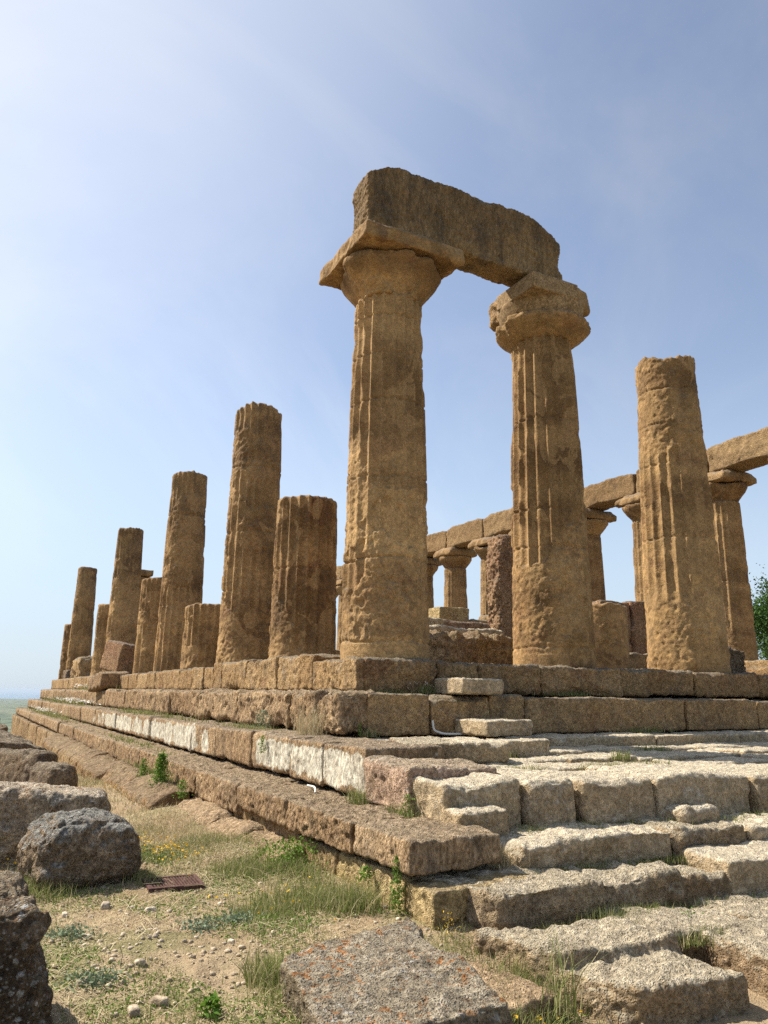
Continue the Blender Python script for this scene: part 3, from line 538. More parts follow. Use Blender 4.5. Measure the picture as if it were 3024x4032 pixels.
# ---------------------------------------------------------------- loose blocks on and before the east front
def lb(name, a, mat, label, cat='stone block', group=None, **k):
    return block(name, *a, mat=M[mat], label=label, cat=cat, group=group, **k)
lb('stone_block', (.27, .92, -1.55, -.86, -.57, -.37), 'front', 'small squared stone set as a step on the second course of the east front', r=.05, amp=.012)
lb('stone_block', (.27, .98, -2.0, -1.34, -1.05, -.86), 'front', 'low flat stone used as a step on the third ledge', r=.05, amp=.014, rz=.05)
lb('stone_block', (.26, .86, -2.45, -1.98, -1.27, -1.06), 'front', 'little loose block below the white pipe bend', r=.05, amp=.02, rz=-.05)
lb('paving_slab', (-1.15, -.55, -3.0, -1.9, -1.22, -1.03), 'frontg', 'pale grey slab on the platform corner, left of its brown twin', r=.06, amp=.02, rz=-.35)
lb('paving_slab', (-.62, -.02, -3.0, -1.9, -1.24, -1.05), 'front', 'brownish rounded slab beside the pale grey slab on the platform corner', r=.07, amp=.02, rz=-.3)
lb('stone_block', (-1.88, -.95, -3.92, -3.1, -1.55, -1.16), 'pink', 'pink stained corner block with whitish crust between plaster face and front row', r=.08, amp=.03, chip=1.4)
A_ = [(-1.84, -1.08, 'front', 'front corner block with a lower notch cut in its face'), (-1.06, -.50, 'front', 'rounded pale block second in the upper front row'), (-.48, .27, 'front', 'wide pale block with a bulging face in the upper front row'),
      (.30, 1.58, 'front', 'long split block with a lump at its foot in the upper front row'), (1.61, 2.9, 'front', 'upper front row block near the right edge'), (2.93, 4.3, 'front', 'upper front row block beyond the right edge')]
for i, (x0, x1, m, lab) in enumerate(A_):
    y0 = -4.38-.05*i; e = [random.uniform(-.05, .05) for _ in range(4)]
    def slp(P, U, S, i=i, q=e[3]):
        P = P.copy(); P[:, 1] += .06*U[:, 2]*(1-U[:, 1])*(1+q*6); P[:, 2] -= U[:, 2]*(1-U[:, 1])*(.02+.03*math.sin(i*2.1+1)*np.sin(U[:, 0]*5+i)); return P
    t = lb('stone_block', (x0, x1, y0, -3.6, -1.66, -1.25-.004*i+e[0]*.5), m, lab, group='upper row of big front blocks', r=.075, amp=.03, chip=1.6, pit=.010,
           warp=quad(x0, x1, y0, -3.6, (x0+e[0], y0+e[1]), (x1+e[2], y0-e[1]), (x1, -3.6), (x0, -3.6), slp))
lb('stone_block', (-1.80, -1.34, -4.56, -4.28, -1.66, -1.42), 'front', 'low squared lug at the foot of the front corner block', r=.05, amp=.015)
lb('stone_block', (.35, .85, -4.72, -4.45, -1.66, -1.50), 'front', 'rounded lump lying at the foot of the long split block', r=.09, amp=.03)
# flat platform slabs
for r_, (y0, y1) in enumerate([(-2.35, -1.87), (-2.95, -2.38), (-3.58, -2.98)]):
    x = [-.25, -.6, -.95][r_]; n = 0
    while x < 6.5:
        w = random.uniform(.9, 1.9); names = ['back', 'middle', 'front'][r_]
        lb('paving_slab', (x, x+w-.03, y0+random.uniform(-.03, .03), y1, -1.6, -1.26+random.uniform(-.03, .03)+.02*(2-r_)), 'front',
           f'worn flat paving slab of the {names} platform row', 'paving slab', f'paving slabs of the {names} platform row', r=.05, amp=.022, chip=1.2)
        x += w; n += 1
# fourth step on the east front, and the long row below
lb('stone_block', (-2.42, -1.66, -4.88, -4.02, -1.74, -1.53), 'flank', 'brown corner block of the overhanging fourth step, above the yellow foundation', r=.04, amp=.02, chip=1.)
lb('stone_block', (-1.50, .0, -4.92, -4.15, -1.83, -1.61), 'front', 'long low front block left of the middle, dry grass at its left end', r=.05, amp=.034, chip=2.4, fr=1.3, rz=-.03)
lb('stone_block', (.02, .83, -4.98, -4.2, -1.84, -1.61), 'frontg', 'pitted grey front block right of the long low block', r=.07, amp=.042, chip=2.6, rz=-.03)
lb('stone_block', (.86, 2.1, -5.05, -4.25, -1.86, -1.63), 'front', 'front block at the right edge, level with the long low block', r=.07, amp=.042, chip=2.6, rz=-.03)
lb('stone_block', (-1.5, 2.5, -4.3, -3.7, -1.75, -1.645), 'front', 'thin back slab under the upper row', 'paving slab', r=.03, amp=.012)
lb('stone_block', (-2.17, -1.20, -5.38, -4.62, -2.16, -1.79), 'frontg', 'big squared block at the platform corner, shaded front face, above the lichen slab', warp=quad(-2.17, -1.20, -5.38, -4.62, (-2.04, -5.36), (-1.19, -5.38), (-1.19, -4.6), (-2.30, -4.62)), r=.045, amp=.028, chip=1.8, fr=1.3, rz=.0)
lb('stone_block', (-1.17, -.45, -5.36, -4.7, -2.1, -1.79), 'frontg', 'middle block of the third front row with dark crusty top', r=.07, amp=.042, chip=2.6, rz=-.05, fr=1.2)
lb('stone_block', (-.62, .25, -5.42, -4.75, -2.12, -1.83), 'frontg', 'broad sloping block of the third front row', r=.08, amp=.045, chip=2.6, rz=-.1, tilt=(0, .03), fr=1.2)
lb('stone_block', (.0, 1.5, -5.55, -4.85, -2.1, -1.75), 'front', 'raised block at the right end of the third front row', r=.06, amp=.03, chip=1.6, rz=-.12)
lb('paving_slab', (-1.30, -.40, -5.95, -5.36, -2.3, -1.985), 'frontg', 'flat broken slab with weeds at its edges before the third row', 'paving slab', r=.05, amp=.025, rz=-.2)
lb('paving_slab', (-.42, 1.2, -6.0, -5.42, -2.3, -1.98), 'frontg', 'flat slab at the right edge with green weeds around it', 'paving slab', r=.05, amp=.025, rz=-.1)
# foreground slabs
def dwarp(P, U, S):
    P = P.copy(); P[:, 2] -= U[:, 2]*.075*sstep(.48, .44, U[:, 1]); return P
lb('stone_slab', (-2.1, -1.1, -6.5, -5.5, -2.36, -1.95), 'frontg', 'large grey crusted slab with a raised back strip at bottom right', 'stone slab', r=.055, amp=.030, chip=2.2, fr=1.4, warp=quad(-2.1, -1.1, -6.5, -5.5, (-1.99, -6.42), (-1.24, -6.50), (-1.30, -5.55), (-2.30, -5.42), dwarp), maxn=130, pit=.012)
lb('stone_slab', (-.98, .5, -6.75, -5.85, -2.34, -1.98), 'frontg', 'large grey crusted slab cut by the bottom right edge of the photo', 'stone slab', r=.06, amp=.025, chip=1.6, rz=-.10, maxn=130, pit=.018)
def lw2(P, U, S):
    P = P.copy(); k = sstep(.70, .78, U[:, 0])*sstep(.45, .55, U[:, 1])*sstep(.85, .7, U[:, 1]); P[:, 0] -= k*.07; P[:, 2] -= .05*U[:, 2]*sstep(.4, 0, U[:, 1])*U[:, 0]; return P
def lw(P, U, S):
    P = P.copy(); P[:, 0] += (U[:, 1]-.5)*.10; k = sstep(.65, 1, U[:, 1])*sstep(.6, 1., np.abs(U[:, 0]-.5)*2); P[:, 1] -= k*.22
    P[:, 2] -= .05*U[:, 2]*sstep(.55, .9, U[:, 0])*sstep(.5, .9, U[:, 1]); return P
lb('stone_slab', (-3.62, -2.78, -6.62, -5.40, -2.16, -1.86), 'lichslab', 'flat slab spotted with orange and white lichen at bottom centre', 'stone slab', r=.045, amp=.024, chip=1.8, warp=quad(-3.62, -2.78, -6.62, -5.40, (-3.78, -6.62), (-2.84, -6.50), (-2.64, -5.26), (-3.60, -5.58), lw2), maxn=150, pit=.014)
# sandy ledge between lichen slab and blocks
lb('foundation_ledge', (-2.95, -2.34, -6.2, -4.95, -2.5, -2.07), 'earth', 'flat sandy foundation ledge between the lichen slab and the corner block', 'ledge', r=.05, amp=.015, rz=.15)
# ---------------------------------------------------------------- boulders on the left
def rwarp(a=.25):
    def w(P, U, S):
        P = P.copy(); t = U[:, 2]; k = 1-a*(np.abs(t-.42)/.58)**2; P[:, 0] *= k; P[:, 1] *= k; return P
    return w
lb('boulder', (-4.60, -3.78, -3.0, -2.2, -2.12, -1.54), 'boulder', 'round dark lichen-crusted boulder with a flat top on the path', 'boulder', r=.27, amp=.035, chip=.8, pit=.03, warp=rwarp(.2), maxn=140, rz=.1)
lb('stone_slab', (-6.3, -3.80, -1.9, .1, -2.25, -1.44), 'slabtan', 'big tilted tan fallen block behind the round dark boulder', 'stone slab', r=.16, amp=.05, chip=1.5, pit=.02, rz=-.12, tilt=(-.10, .10), maxn=150)
lb('boulder', (-4.45, -3.98, 3.6, 4.8, -2.3, -1.50), 'darkrock', 'dark upright column drum piece standing behind the tan block', 'boulder', r=.16, amp=.05, chip=1.5, rz=.5, tilt=(.0, .25))
lb('boulder', (-4.12, -3.62, 2.9, 4.0, -2.3, -1.62), 'darkrock', 'smaller dark rounded drum piece in front of the upright one', 'boulder', r=.22, amp=.05, chip=1., rz=.35)
lb('stone_slab', (-5.2, -4.05, 5.4, 7.4, -2.4, -1.36), 'darkrock', 'sloping dark slab behind the dark drum pieces', 'stone slab', r=.12, amp=.06, rz=.3, tilt=(.1, .2))
lb('boulder', (-5.6, -3.25, 27.5, 30.5, -3.2, -2.1), 'darkrock', 'far ruined stone heap at the left edge below the horizon', 'boulder', r=.3, amp=.15, chip=2)
lb('boulder', (-5.76, -4.755, -6.1, -5.25, -2.12, -1.40), 'foredark', 'dark lichen-spotted boulder cut by the bottom left corner', 'boulder', r=.06, amp=.045, chip=2.4, pit=.02, maxn=150, fr=1.2,
   warp=lambda P, U, S: np.stack([P[:, 0]+.06*sstep(.75, .35, U[:, 2])*U[:, 0]-.05*sstep(.62, .75, U[:, 2])*sstep(.9, .75, U[:, 2])*U[:, 0], P[:, 1], P[:, 2]], -1))

# ---------------------------------------------------------------- pebbles
def pebbles(pts, rmin, rmax):
    PH = (1+5**.5)/2; b = np.array([(-1, PH, 0), (1, PH, 0), (-1, -PH, 0), (1, -PH, 0), (0, -1, PH), (0, 1, PH), (0, -1, -PH), (0, 1, -PH), (PH, 0, -1), (PH, 0, 1), (-PH, 0, -1), (-PH, 0, 1)]); b /= np.linalg.norm(b[0])
    f = np.array([(0, 11, 5), (0, 5, 1), (0, 1, 7), (0, 7, 10), (0, 10, 11), (1, 5, 9), (5, 11, 4), (11, 10, 2), (10, 7, 6), (7, 1, 8), (3, 9, 4), (3, 4, 2), (3, 2, 6), (3, 6, 8), (3, 8, 9), (4, 9, 5), (2, 4, 11), (6, 2, 10), (8, 6, 7), (9, 8, 1)])
    V, F = [], []
    for i, (x, y) in enumerate(pts):
        q = RNG.random(); s = rmin+(rmax-rmin)*q**4; a = RNG.random()*6.28; sc = np.array([1, .6+.4*RNG.random(), .4+.35*RNG.random()])*s
        v = b*(1+.25*(RNG.random((12, 1))-.5))*sc; v = v@np.array([[math.cos(a), math.sin(a), 0], [-math.sin(a), math.cos(a), 0], [0, 0, 1]]); V.append(v+[x, y, 0]); F.append(f+12*i)
    V = np.concatenate(V); c = np.repeat(np.array(pts), 12, 0); V[:, 2] += gh(c[:, 0], c[:, 1])+.002; return V, np.concatenate(F)
pts = []
while len(pts) < 3400:
    x = RNG.uniform(-4.9, -2.4); y = RNG.uniform(-6.2, -1.5)
    if vn(np.array([[x*1.3, y*1.3, 0]]), 5)[0] > RNG.random()*.9: pts.append((x, y))
V, F = pebbles(pts, .003, .026); tag(finish('gravel', V, F, M['pebble'], smooth=True), 'pale gravel and crumbs of stone scattered over the bare soil', 'gravel', kind='stuff')
for (x, y), s, lab in [((-4.12, -3.57), .055, 'pale two-lobed stone nearest to the shadow of the dark boulder'), ((-4.39, -3.63), .035, 'small stone left of the pale two-lobed stone'), ((-3.86, -3.8), .042, 'round tan stone alone on bare soil right of the two-lobed stone'),
                       ((-4.33, -4.26), .035, 'smooth stone beside the grey green plant by the foreground boulder'), ((-4.15, -4.92), .034, 'flattish pale stone in the middle of the bare soil'), ((-3.58, -4.74), .03, 'small egg-like stone left of the lichen slab'),
                       ((-4.17, -5.49), .052, 'whitish angular stone near the bottom edge'), ((-4.31, -5.6), .05, 'smooth rounded stone touching the bottom edge'), ((-4.47, -5.1), .036, 'brown stone close to the foreground boulder')]:
    s *= .82; z = float(gh(np.array([x]), np.array([y]))[0]); V, F = rock(x-s, x+s, y-s*.7, y+s*.7, z-.01, z+s*.95, r=s*.8, amp=.006, chip=0, pit=0, cell=.008, rz=random.random()*3)
    tag(finish('stone', V, F, M['pebble']), lab, 'stone', 'larger stones on the bare soil')

# ---------------------------------------------------------------- grass and plants
def blades(P, h, w, lean=.5, seg=2):
    """P (n,3) roots, h heights -> tapering bent blades, one island each"""
    n = len(P); a = RNG.random(n)*2*math.pi; d = np.stack([np.cos(a), np.sin(a)], -1); l = (RNG.random(n)**1.3)*lean
    a2 = RNG.random(n)*2*math.pi; s = np.stack([np.cos(a2), np.sin(a2), 0*a2], -1)*(w*(.6+.8*RNG.random(n)))[:, None]/2
    V = []
    for q in range(seg+1):
        t = q/seg; c = P+np.stack([d[:, 0]*l*h*t*t, d[:, 1]*l*h*t*t, h*t*(1-.25*l*t)], -1); k = (1-t)**.7 if q < seg else .08
        V += [c-s*k, c+s*k]
    V = np.stack(V, 1); m = 2*(seg+1); F = []
    for q in range(seg):
        b = 2*q; F.append([b, b+1, b+3, b+2])
    F = np.array(F)[None]+(np.arange(n)*m)[:, None, None]; return V.reshape(-1, 3), F.reshape(-1, 4)
def leaves(P, s, up=.3):
    n = len(P); N = RNG.normal(size=(n, 3)); N[:, 2] = np.abs(N[:, 2])+up; N /= np.linalg.norm(N, axis=1)[:, None]
    A = np.cross(N, RNG.normal(size=(n, 3))); A /= np.linalg.norm(A, axis=1)[:, None]; B = np.cross(N, A); sz = (s*(.6+.8*RNG.random(n)))[:, None]
    V = np.stack([P-A*sz*.9, P+B*sz*.45, P+A*sz, P-B*sz*.45], 1); return V.reshape(-1, 3), np.arange(4*n).reshape(-1, 4)
def gz(x, y): return gh(np.atleast_1d(np.asarray(x, float)), np.atleast_1d(np.asarray(y, float)))
def patch(cx, cy, rx, ry, n, z=None, dens=None):
    x = cx+RNG.normal(size=n)*rx*.5; y = cy+RNG.normal(size=n)*ry*.5; zz = gz(x, y)-.004 if z is None else np.full(n, z)-.01
    return np.stack([x, y, zz], -1)
def clumped(x0, x1, y0, y1, n, f=1.6, th=.5, seed=3, z=None):
    P = np.stack([RNG.uniform(x0, x1, n), RNG.uniform(y0, y1, n), np.zeros(n)], -1); k = vn(P*f, seed)+.25*vn(P*f*4, seed+1) > th+.12*RNG.random(n); P = P[k]
    P[:, 2] = gz(P[:, 0], P[:, 1])-.004 if z is None else z; return P
G = []   # (points, height mean, width, lean)
def addg(P, h, w=.006, lean=.7, seg=2): G.append(blades(P, h*(.4+.9*RNG.random(len(P))), w, lean, seg))
# strip along the foundation and meadow by the earthen ledge
addg(clumped(-3.35, -2.45, -4.6, -1.2, 15000, 1.7, .60, 3), .085, .0045)
addg(clumped(-3.8, -2.9, -2.9, 1.5, 9000, 1.5, .62, 4), .06, .0045)
addg(clumped(-4.0, -2.9, 1.0, 16., 9000, .9, .62, 6), .06, .009)
addg(clumped(-5.0, -3.0, -6.2, -2.6, 22000, 2.2, .68, 7), .035, .005)
addg(clumped(-9., -4.0, -3.0, 20., 8000, .7, .55, 8), .10, .014)
for cx, cy, rx, ry, n, h in [(-2.71, -4.34, .22, .2, 1500, .16), (-2.60, -4.5, .14, .16, 900, .19), (-2.75, -3.95, .3, .25, 1500, .12), (-2.62, -3.4, .2, .3, 1200, .15), (-2.9, -3.1, .3, .3, 1300, .10), (-3.52, -5.35, .12, .2, 700, .13), (-3.60, -5.7, .14, .25, 700, .12),
                             (-2.28, -5.9, .14, .2, 900, .18), (-2.50, -6.15, .3, .2, 1500, .15), (-3.7, -6.3, .3, .2, 900, .13), (-4.6, -2.9, .25, .25, 900, .15), (-4.55, -3.15, .3, .12, 700, .12), (-3.75, -2.9, .12, .2, 500, .12), (-2.35, -5.35, .12, .2, 400, .08),
                             (-4.75, -4.3, .2, .5, 600, .10)]:
    addg(patch(cx, cy, rx*1.3, ry*1.3, int(n*.55)), h*.85, .005, 1.0, 3)
# weeds in the joints of the steps
for cx, cy, rx, ry, z, n, h in [(-.57, -4.47, .3, .08, -1.66, 500, .09), (-.1, -4.5, .3, .08, -1.66, 500, .08), (.5, -4.62, .5, .1, -1.66, 800, .09), (1.2, -4.7, .4, .1, -1.66, 500, .09), (-1.1, -4.5, .12, .1, -1.66, 300, .10),
                                (-1.65, -3.98, .10, .1, -1.6, 200, .10), (-1.92, -3.1, .08, .12, -1.53, 300, .13), (-1.9, -3.85, .06, .25, -1.53, 250, .08), (-1.0, -4.95, .6, .05, -1.82, 500, .06), (-.2, -5.0, .5, .05, -1.82, 400, .05),
                                (-1.25, -5.48, .25, .12, -2.06, 900, .14), (-1.75, -5.47, .3, .08, -2.06, 600, .09), (-.85, -5.45, .25, .06, -2.04, 350, .10), (-.3, -5.5, .3, .06, -2.03, 250, .08), (.3, -5.6, .4, .08, -2.02, 250, .07), (-.9, -5.95, .25, .08, -2.04, 500, .08),
                                (.1, -5.0, .2, .1, -1.84, 200, .08), (1.4, -3.0, .15, .08, -1.24, 200, .10), (-.5, -3.55, .4, .06, -1.26, 300, .06), (.6, -3.6, .4, .06, -1.26, 300, .07), (2.5, -2.4, .3, .08, -1.24, 300, .10), (.3, -2.4, .2, .08, -1.24, 200, .08), (1.2, -3.6, .3, .05, -1.26, 200, .07),
                                (-.95, -1.38, .1, .05, -1.05, 150, .09), (3.5, -1.4, .5, .06, -1.06, 300, .08), (2.6, -.9, .5, .05, -.56, 300, .07), (.1, -.92, .12, .05, -.56, 250, .12), (-.35, -.92, .3, .05, -.56, 250, .06),
                                (-1.55, 1.2, .15, 1.2, -1.07, 800, .08), (-1.6, 8, .15, 4, -1.07, 700, .12), (-2.1, 24, .2, 8, -1.5, 900, .18), (-1.6, 24, .2, 8, -1.05, 500, .25), (-2.45, 3, .1, 2, -1.80, 300, .12), (-1.1, 20, .15, 5, -.55, 300, .2), (-2.2, 6, .15, 3, -1.52, 300, .08)]:
    addg(patch(cx, cy, rx, ry, n, z), h, .006 if cy < 3 else .015, .8)
V, F = merge(G); tag(finish('grass', V, F, M['grass'], smooth=False), 'green grass and weeds on the path and in the joints of the steps', 'grass', kind='stuff')
# clover and low leafy weeds
C_ = [leaves(P+np.array([0, 0, .02])*RNG.random((len(P), 1)), np.full(len(P), s)) for P, s in
      [(clumped(-3.6, -2.5, -4.7, -1.0, 16000, 1.6, .60, 3), .010), (clumped(-5.0, -3.0, -6.3, -3.0, 22000, 2.4, .66, 12), .009), (patch(.45, -5.5, .4, .10, 700, -1.99), .012), (patch(-.85, -5.55, .3, .08, 400, -2.0), .011), (patch(-1.2, -5.5, .2, .1, 600, -2.03), .012),
       (patch(-.4, -4.5, .6, .08, 900, -1.63), .010), (patch(.8, -4.6, .6, .08, 900, -1.63), .010), (patch(-3.4, -1.9, .35, .5, 2500), .013), (patch(-2.45, -6.1, .3, .2, 1500), .012), (patch(-3.6, -6.2, .3, .2, 1200), .012), (patch(-4.6, -2.9, .4, .3, 1500), .012)]]
V, F = merge(C_); tag(finish('clover', V, F, M['clover'], smooth=False), 'low clover and leafy weeds spread over soil and slab joints', 'ground cover', kind='stuff')
# dry straw lying and standing
D_ = [blades(clumped(-5.0, -2.5, -6.2, -1.5, 5200, 1.2, .45, 15), np.full(1, .07), .0035, 3.5, 3)] if False else []
def straws(P, Ls, w=.003):
    n = len(P); a = RNG.random(n)*2*math.pi; e = RNG.random(n)*.25; d = np.stack([np.cos(a)*np.cos(e), np.sin(a)*np.cos(e), np.sin(e)], -1); s = np.stack([-np.sin(a), np.cos(a), 0*a], -1)*w/2
    P = P+[0, 0, .008]; Q = P+d*Ls[:, None]; Mid = (P+Q)/2+np.array([0, 0, 1])*(Ls*.08)[:, None]
    V = np.stack([P-s, P+s, Mid-s, Mid+s, Q-s, Q+s], 1); F = np.array([[0, 1, 3, 2], [2, 3, 5, 4]])[None]+(np.arange(n)*6)[:, None, None]; return V.reshape(-1, 3), F.reshape(-1, 4)
P = clumped(-5., -2.5, -6.2, -1., 9000, 1.3, .50, 15); D_.append(straws(P, .03+.06*RNG.random(len(P))))
P = clumped(-3.4, -2.6, -3.6, .5, 9000, 1.8, .45, 16); D_.append(straws(P, .04+.07*RNG.random(len(P))))
P = np.stack([RNG.uniform(-4.2, -2.8, 45), RNG.uniform(-4.6, -3.2, 45), np.zeros(45)], -1); P[:, 2] = gz(P[:, 0], P[:, 1]); D_.append(straws(P, .15+.25*RNG.random(45), .004))
P = patch(-3.2, 6, .8, 8, 5000); D_.append(blades(P, .08*(.4+RNG.random(len(P))), .012, 1.2))
P = patch(-3.0, -1.3, .45, 1.6, 5000); D_.append(blades(P, .07*(.4+RNG.random(len(P))), .005, 1.5))
P = clumped(-5., -2.5, -6.2, -1., 26000, 1.5, .50, 19); D_.append(blades(P, .028*(.4+RNG.random(len(P))), .0035, 1.6))
V, F = merge(D_); tag(finish('dry_grass', V, F, M['straw'], smooth=False), 'dead straw and dry grass littering the path', 'dry grass', kind='stuff')
# flowers
fl = np.concatenate([patch(-3.42, -1.36, .28, .45, 40), patch(-3.31, -1.92, .22, .2, 60), patch(-3.2, -2.28, .25, .15, 25), patch(-4.64, -1.95, .35, .3, 40), patch(-2.95, 3.3, .15, .5, 30), patch(-2.5, -6.15, .35, .2, 30), patch(-3.0, -4.0, .5, .6, 25)])
fl[:, 2] += .03+.05*RNG.random(len(fl)); V1 = leaves(fl, np.full(len(fl), .013), 1.); V2 = leaves(fl+[.004, 0, .001], np.full(len(fl), .013), 1.)
V, F = merge([V1, V2]); tag(finish('yellow_flowers', V, F, M['yellow'], smooth=False), 'small yellow wild flowers dotted through the grass by the path', 'flowers', kind='stuff')
fl = np.concatenate([patch(-1.6, 22, .2, 6, 160, -.95), patch(-2.1, 27, .2, 6, 120, -1.38), patch(.1, -.92, .25, .05, 22, -.50), patch(-1.1, 22, .1, 4, 50, -.42)]); fl[:, 2] += .12*RNG.random(len(fl))
V, F = leaves(fl, np.where(fl[:, 1] > 5, .05, .012)); tag(finish('white_flowers', V, F, M['whitef'], smooth=False), 'white wild flowers growing in clumps on the steps', 'flowers', kind='stuff')

def plant(name, label, loc, h, rad, n, leaf, mat, cat='plant', stems=1, shape='column'):
    t = empty(name, loc, label, cat); P = RNG.normal(size=(n, 3))*[rad*.42, rad*.42, 0]; z = RNG.random(n)
    P[:, :2] *= (1.15-.75*z)[:, None] if shape == 'column' else (1-.0*z)[:, None]; P[:, 2] = z*h; P += loc
    V, F = leaves(P, np.full(n, leaf), .1); finish('foliage', V, F, M[mat], t, smooth=False)
    B = np.array(loc)+RNG.normal(size=(stems, 3))*[rad*.2, rad*.2, 0]; V, F = blades(B, np.full(stems, h*.95), .010, .3, 3); finish('stem', V, F, M['bark'], t, smooth=False); return t
def tuft(name, label, loc, h, rad, n, mat, lean=.9, cat='grass tuft', w=.006):
    P = np.array(loc)+RNG.normal(size=(n, 3))*[rad*.4, rad*.4, 0]; V, F = blades(P, h*(.4+.7*RNG.random(n)), w, lean, 4); return tag(finish(name, V, F, M[mat], smooth=False), label, cat)
plant('bush', 'upright bright green bush growing on the ledge against the fourth step', (-2.62, 1.62, -1.83), .42, .16, 1500, .017, 'bush', 'bush')
plant('plant', 'narrow green weed left of the upright bush on the ledge', (-2.6, 2.9, -1.83), .26, .09, 350, .015, 'bush')
plant('plant', 'small green weed right of the upright bush', (-2.58, .6, -1.88), .22, .10, 300, .014, 'bush')
plant('plant', 'hanging green creeper at the yellow foundation blocks', (-2.43, -4.72, -2.0), .36, .07, 500, .012, 'clover')
plant('plant', 'bright leafy sprig under the overhanging corner block', (-2.43, -4.25, -1.90), .10, .10, 160, .013, 'bush')
plant('plant', 'dark leafy weed clump by the foundation below the white plaster', (-2.58, -3.15, -2.0), .22, .28, 700, .016, 'bush', shape='round')
plant('plant', 'dark green bushy weed in the gap of the second step', (-1.42, .95, -1.05), .24, .2, 500, .012, 'glauc')
plant('plant', 'thin green weed growing from a joint in the plastered step', (-1.9, -.42, -1.28), .20, .06, 120, .012, 'bush')
plant('plant', 'green weed at the foot of the pink block', (-1.9, -3.95, -1.52), .16, .09, 200, .010, 'clover')
plant('plant', 'small upright weed before the shattered corner block', (-1.05, -1.36, -1.05), .16, .03, 60, .012, 'bush')
plant('plant', 'yellow flowering weed at the foot of the corner block', (-2.36, -5.25, -2.0), .12, .10, 50, .006, 'yellow')
plant('plant', 'green herb with bright leaves at the bottom edge before the lichen slab', (-3.05, -6.78, -2.08), .12, .07, 60, .03, 'bush')
plant('plant', 'green herb at the bottom edge below the bare soil', (-3.99, -5.73, -2.03), .08, .08, 60, .024, 'bush')
for (x, y), lab in [((-3.66, -4.34), 'blue green spiny plant in the middle of the soil'), ((-3.41, -4.28), 'blue green spiny plant nearest the lichen slab'), ((-4.43, -4.21), 'blue green plant beside the foreground boulder'), ((-4.42, -5.1), 'flat spiny rosette low by the foreground boulder')]:
    plant('thistle', lab, (x, y, float(gz(x, y)[0])), .05, .17, 330, .013, 'glauc', 'thistle', shape='round')
tuft('dry_tuft', 'tall pale dry grass tuft against the broken second step', (-1.38, -.72, -1.06), .42, .28, 260, 'straw')
tuft('dry_tuft', 'brown dry grass tuft between the fourth step and the long low block', (-1.56, -4.72, -1.83), .22, .16, 260, 'straw')
tuft('green_tuft', 'long bladed grass tuft behind the dark round boulder', (-4.72, -3.05, -2.06), .24, .14, 90, 'grass', w=.010)
tuft('green_tuft', 'tall grass stalks rising before the raised foreground slab', (-2.27, -6.15, -2.16), .42, .12, 60, 'grass', .6)
tuft('green_tuft', 'grass tuft at the left edge of the lichen slab', (-3.62, -5.45, -2.05), .18, .12, 220, 'grass')

# ---------------------------------------------------------------- iron grate
g = empty('drain_grate', (-3.55, -3.13, -2.02), 'rusty iron drain grate set in the path beside the dark boulder', 'drain grate'); g.rotation_euler = (0, 0, 0)
def bx(x0, x1, y0, y1, z0, z1):
    U, F = boxlattice((1, 1, 1)); return U*[x1-x0, y1-y0, z1-z0]+[x0, y0, z0], F
ca, sa = math.cos(-.06), math.sin(-.06)
def gr(parts):
    V, F = merge(parts); V = V@np.array([[ca, sa, 0], [-sa, ca, 0], [0, 0, 1]]); return V+[-3.55, -3.13, float(gz(-3.55, -3.13)[0])+.022], F
W2, H2 = .21, .185
V, F = gr([bx(-W2, W2, -H2, -H2+.03, -.03, .012), bx(-W2, W2, H2-.03, H2, -.03, .012), bx(-W2, -W2+.03, -H2+.03, H2-.03, -.03, .012), bx(W2-.03, W2, -H2+.03, H2-.03, -.03, .012)]); finish('frame', V, F, M['rust'], g, smooth=False)
V, F = gr([bx(-W2+.03+i*.0225, -W2+.03+i*.0225+.013, -H2+.03, H2-.03, -.02, .008) for i in range(16)]); finish('bars', V, F, M['rust'], g, smooth=False)
V, F = gr([bx(-W2+.01, W2-.01, -H2+.01, H2-.01, -.04, -.032)]); finish('pit', V, F, M['drain_shade'], g, smooth=False)  # flat black plate, painted stand-in for the shade below the bars

# ---------------------------------------------------------------- plastic pipes, post
def tube(pts, r, n=10, m=8):
    pts = np.array(pts, float); t = np.linspace(0, len(pts)-1, n*(len(pts)-1)+1); C = np.stack([np.interp(t, range(len(pts)), pts[:, i]) for i in range(3)], -1)
    for _ in range(8): C[1:-1] = (C[:-2]+C[1:-1]*2+C[2:])/4
    T = np.gradient(C, axis=0); T /= np.linalg.norm(T, axis=1)[:, None]; A = np.cross(T, [.3, .2, .93]); A /= np.linalg.norm(A, axis=1)[:, None]; B = np.cross(T, A)
    V = np.concatenate([C+r*(math.cos(a)*A+math.sin(a)*B) for a in np.linspace(0, 2*math.pi, m, endpoint=False)]); k = len(C); I = np.arange(m*k).reshape(m, k); In = np.roll(I, -1, 0)
    return V, np.stack([I[:, :-1], I[:, 1:], In[:, 1:], In[:, :-1]], -1).reshape(-1, 4)
V, F = tube([(-.06, -1.36, -.88), (-.05, -1.37, -1.0), (.05, -1.45, -1.04), (.45, -1.5, -1.04), (.62, -1.55, -1.035)], .014); tag(finish('plastic_pipe', V, F, M['pvc']), 'white plastic pipe curving out of the joint of the second step', 'pipe')
V, F = tube([(.42, -1.62, -1.04), (.60, -1.66, -1.03), (.68, -1.80, -1.02), (.68, -1.88, -1.08), (.68, -1.89, -1.25)], .016); tag(finish('plastic_pipe', V, F, M['pvc']), 'white plastic pipe bending down over the low ledge', 'pipe')
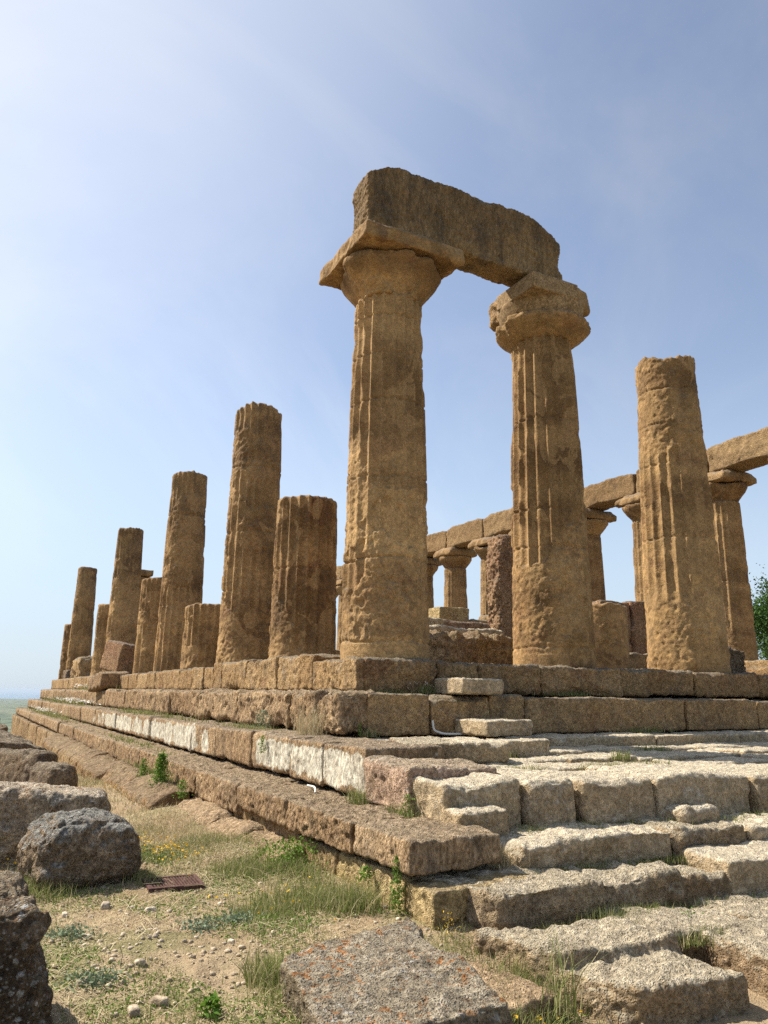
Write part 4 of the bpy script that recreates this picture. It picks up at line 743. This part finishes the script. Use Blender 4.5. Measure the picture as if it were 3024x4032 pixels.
V, F = tube([(-1.95, -1.98, -1.49), (-1.97, -2.2, -1.48), (-2.0, -2.3, -1.49), (-2.02, -2.34, -1.52)], .010); tag(finish('plastic_pipe', V, F, M['pvc']), 'short white plastic pipe end at the foot of the plastered step', 'pipe')
V, F = rock(-3.6, -3.45, 31, 31.15, -3.2, -1.85, r=.03, amp=.01); tag(finish('wooden_post', V, F, M['wood']), 'thin wooden post above the stone heap at the left edge', 'post')

# ---------------------------------------------------------------- tree at the right edge
tr = empty('tree', (28.0, 11.5, -1.0), 'dark green leafy tree behind the back colonnade at the right edge', 'tree')
V, F = tube([(28, 11.5, -1), (28.1, 11.5, 1), (27.8, 11.6, 2.6), (28, 11.5, 4)], .28, m=12); finish('trunk', V, F, M['bark'], tr)
cc = RNG.normal(size=(52, 3)); cc /= np.linalg.norm(cc, axis=1)[:, None]; cc = cc*(.45+.55*RNG.random((52, 1)))*[2.9, 2.9, 2.3]+[27.6, 11.7, 2.8]
for q in cc[:9]:
    V, F = tube([(28, 11.5, 1.5+RNG.random()), (np.array([28, 11.5, 2.6])+q)/2, q], .06); finish('limb', V, F, M['bark'], tr)
P = np.concatenate([c+RNG.normal(size=(1000, 3))*[.45, .45, .36] for c in cc]); V, F = leaves(P, np.full(len(P), .065), 0.); finish('crown', V, F, M['tree'], tr, smooth=False)

# ---------------------------------------------------------------- haze over the valley and sea
hm = bpy.data.materials.new('haze_air'); hm.use_nodes = True; hm.node_tree.nodes.clear()
ho = hm.node_tree.nodes.new('ShaderNodeOutputMaterial'); hp = hm.node_tree.nodes.new('ShaderNodeVolumePrincipled'); hm.node_tree.links.new(hp.outputs[0], ho.inputs['Volume'])
hp.inputs['Color'].default_value = (.66, .78, .92, 1); hp.inputs['Density'].default_value = 5e-5; hp.inputs['Anisotropy'].default_value = 0.
U, F = boxlattice((1, 1, 1)); tag(link('haze', mkmesh('haze', (U-[.5, .5, 0])*[150000, 150000, 192]+[0, 0, -180], F, False), hm), 'pale air haze over the valley and the sea', 'haze', kind='stuff')
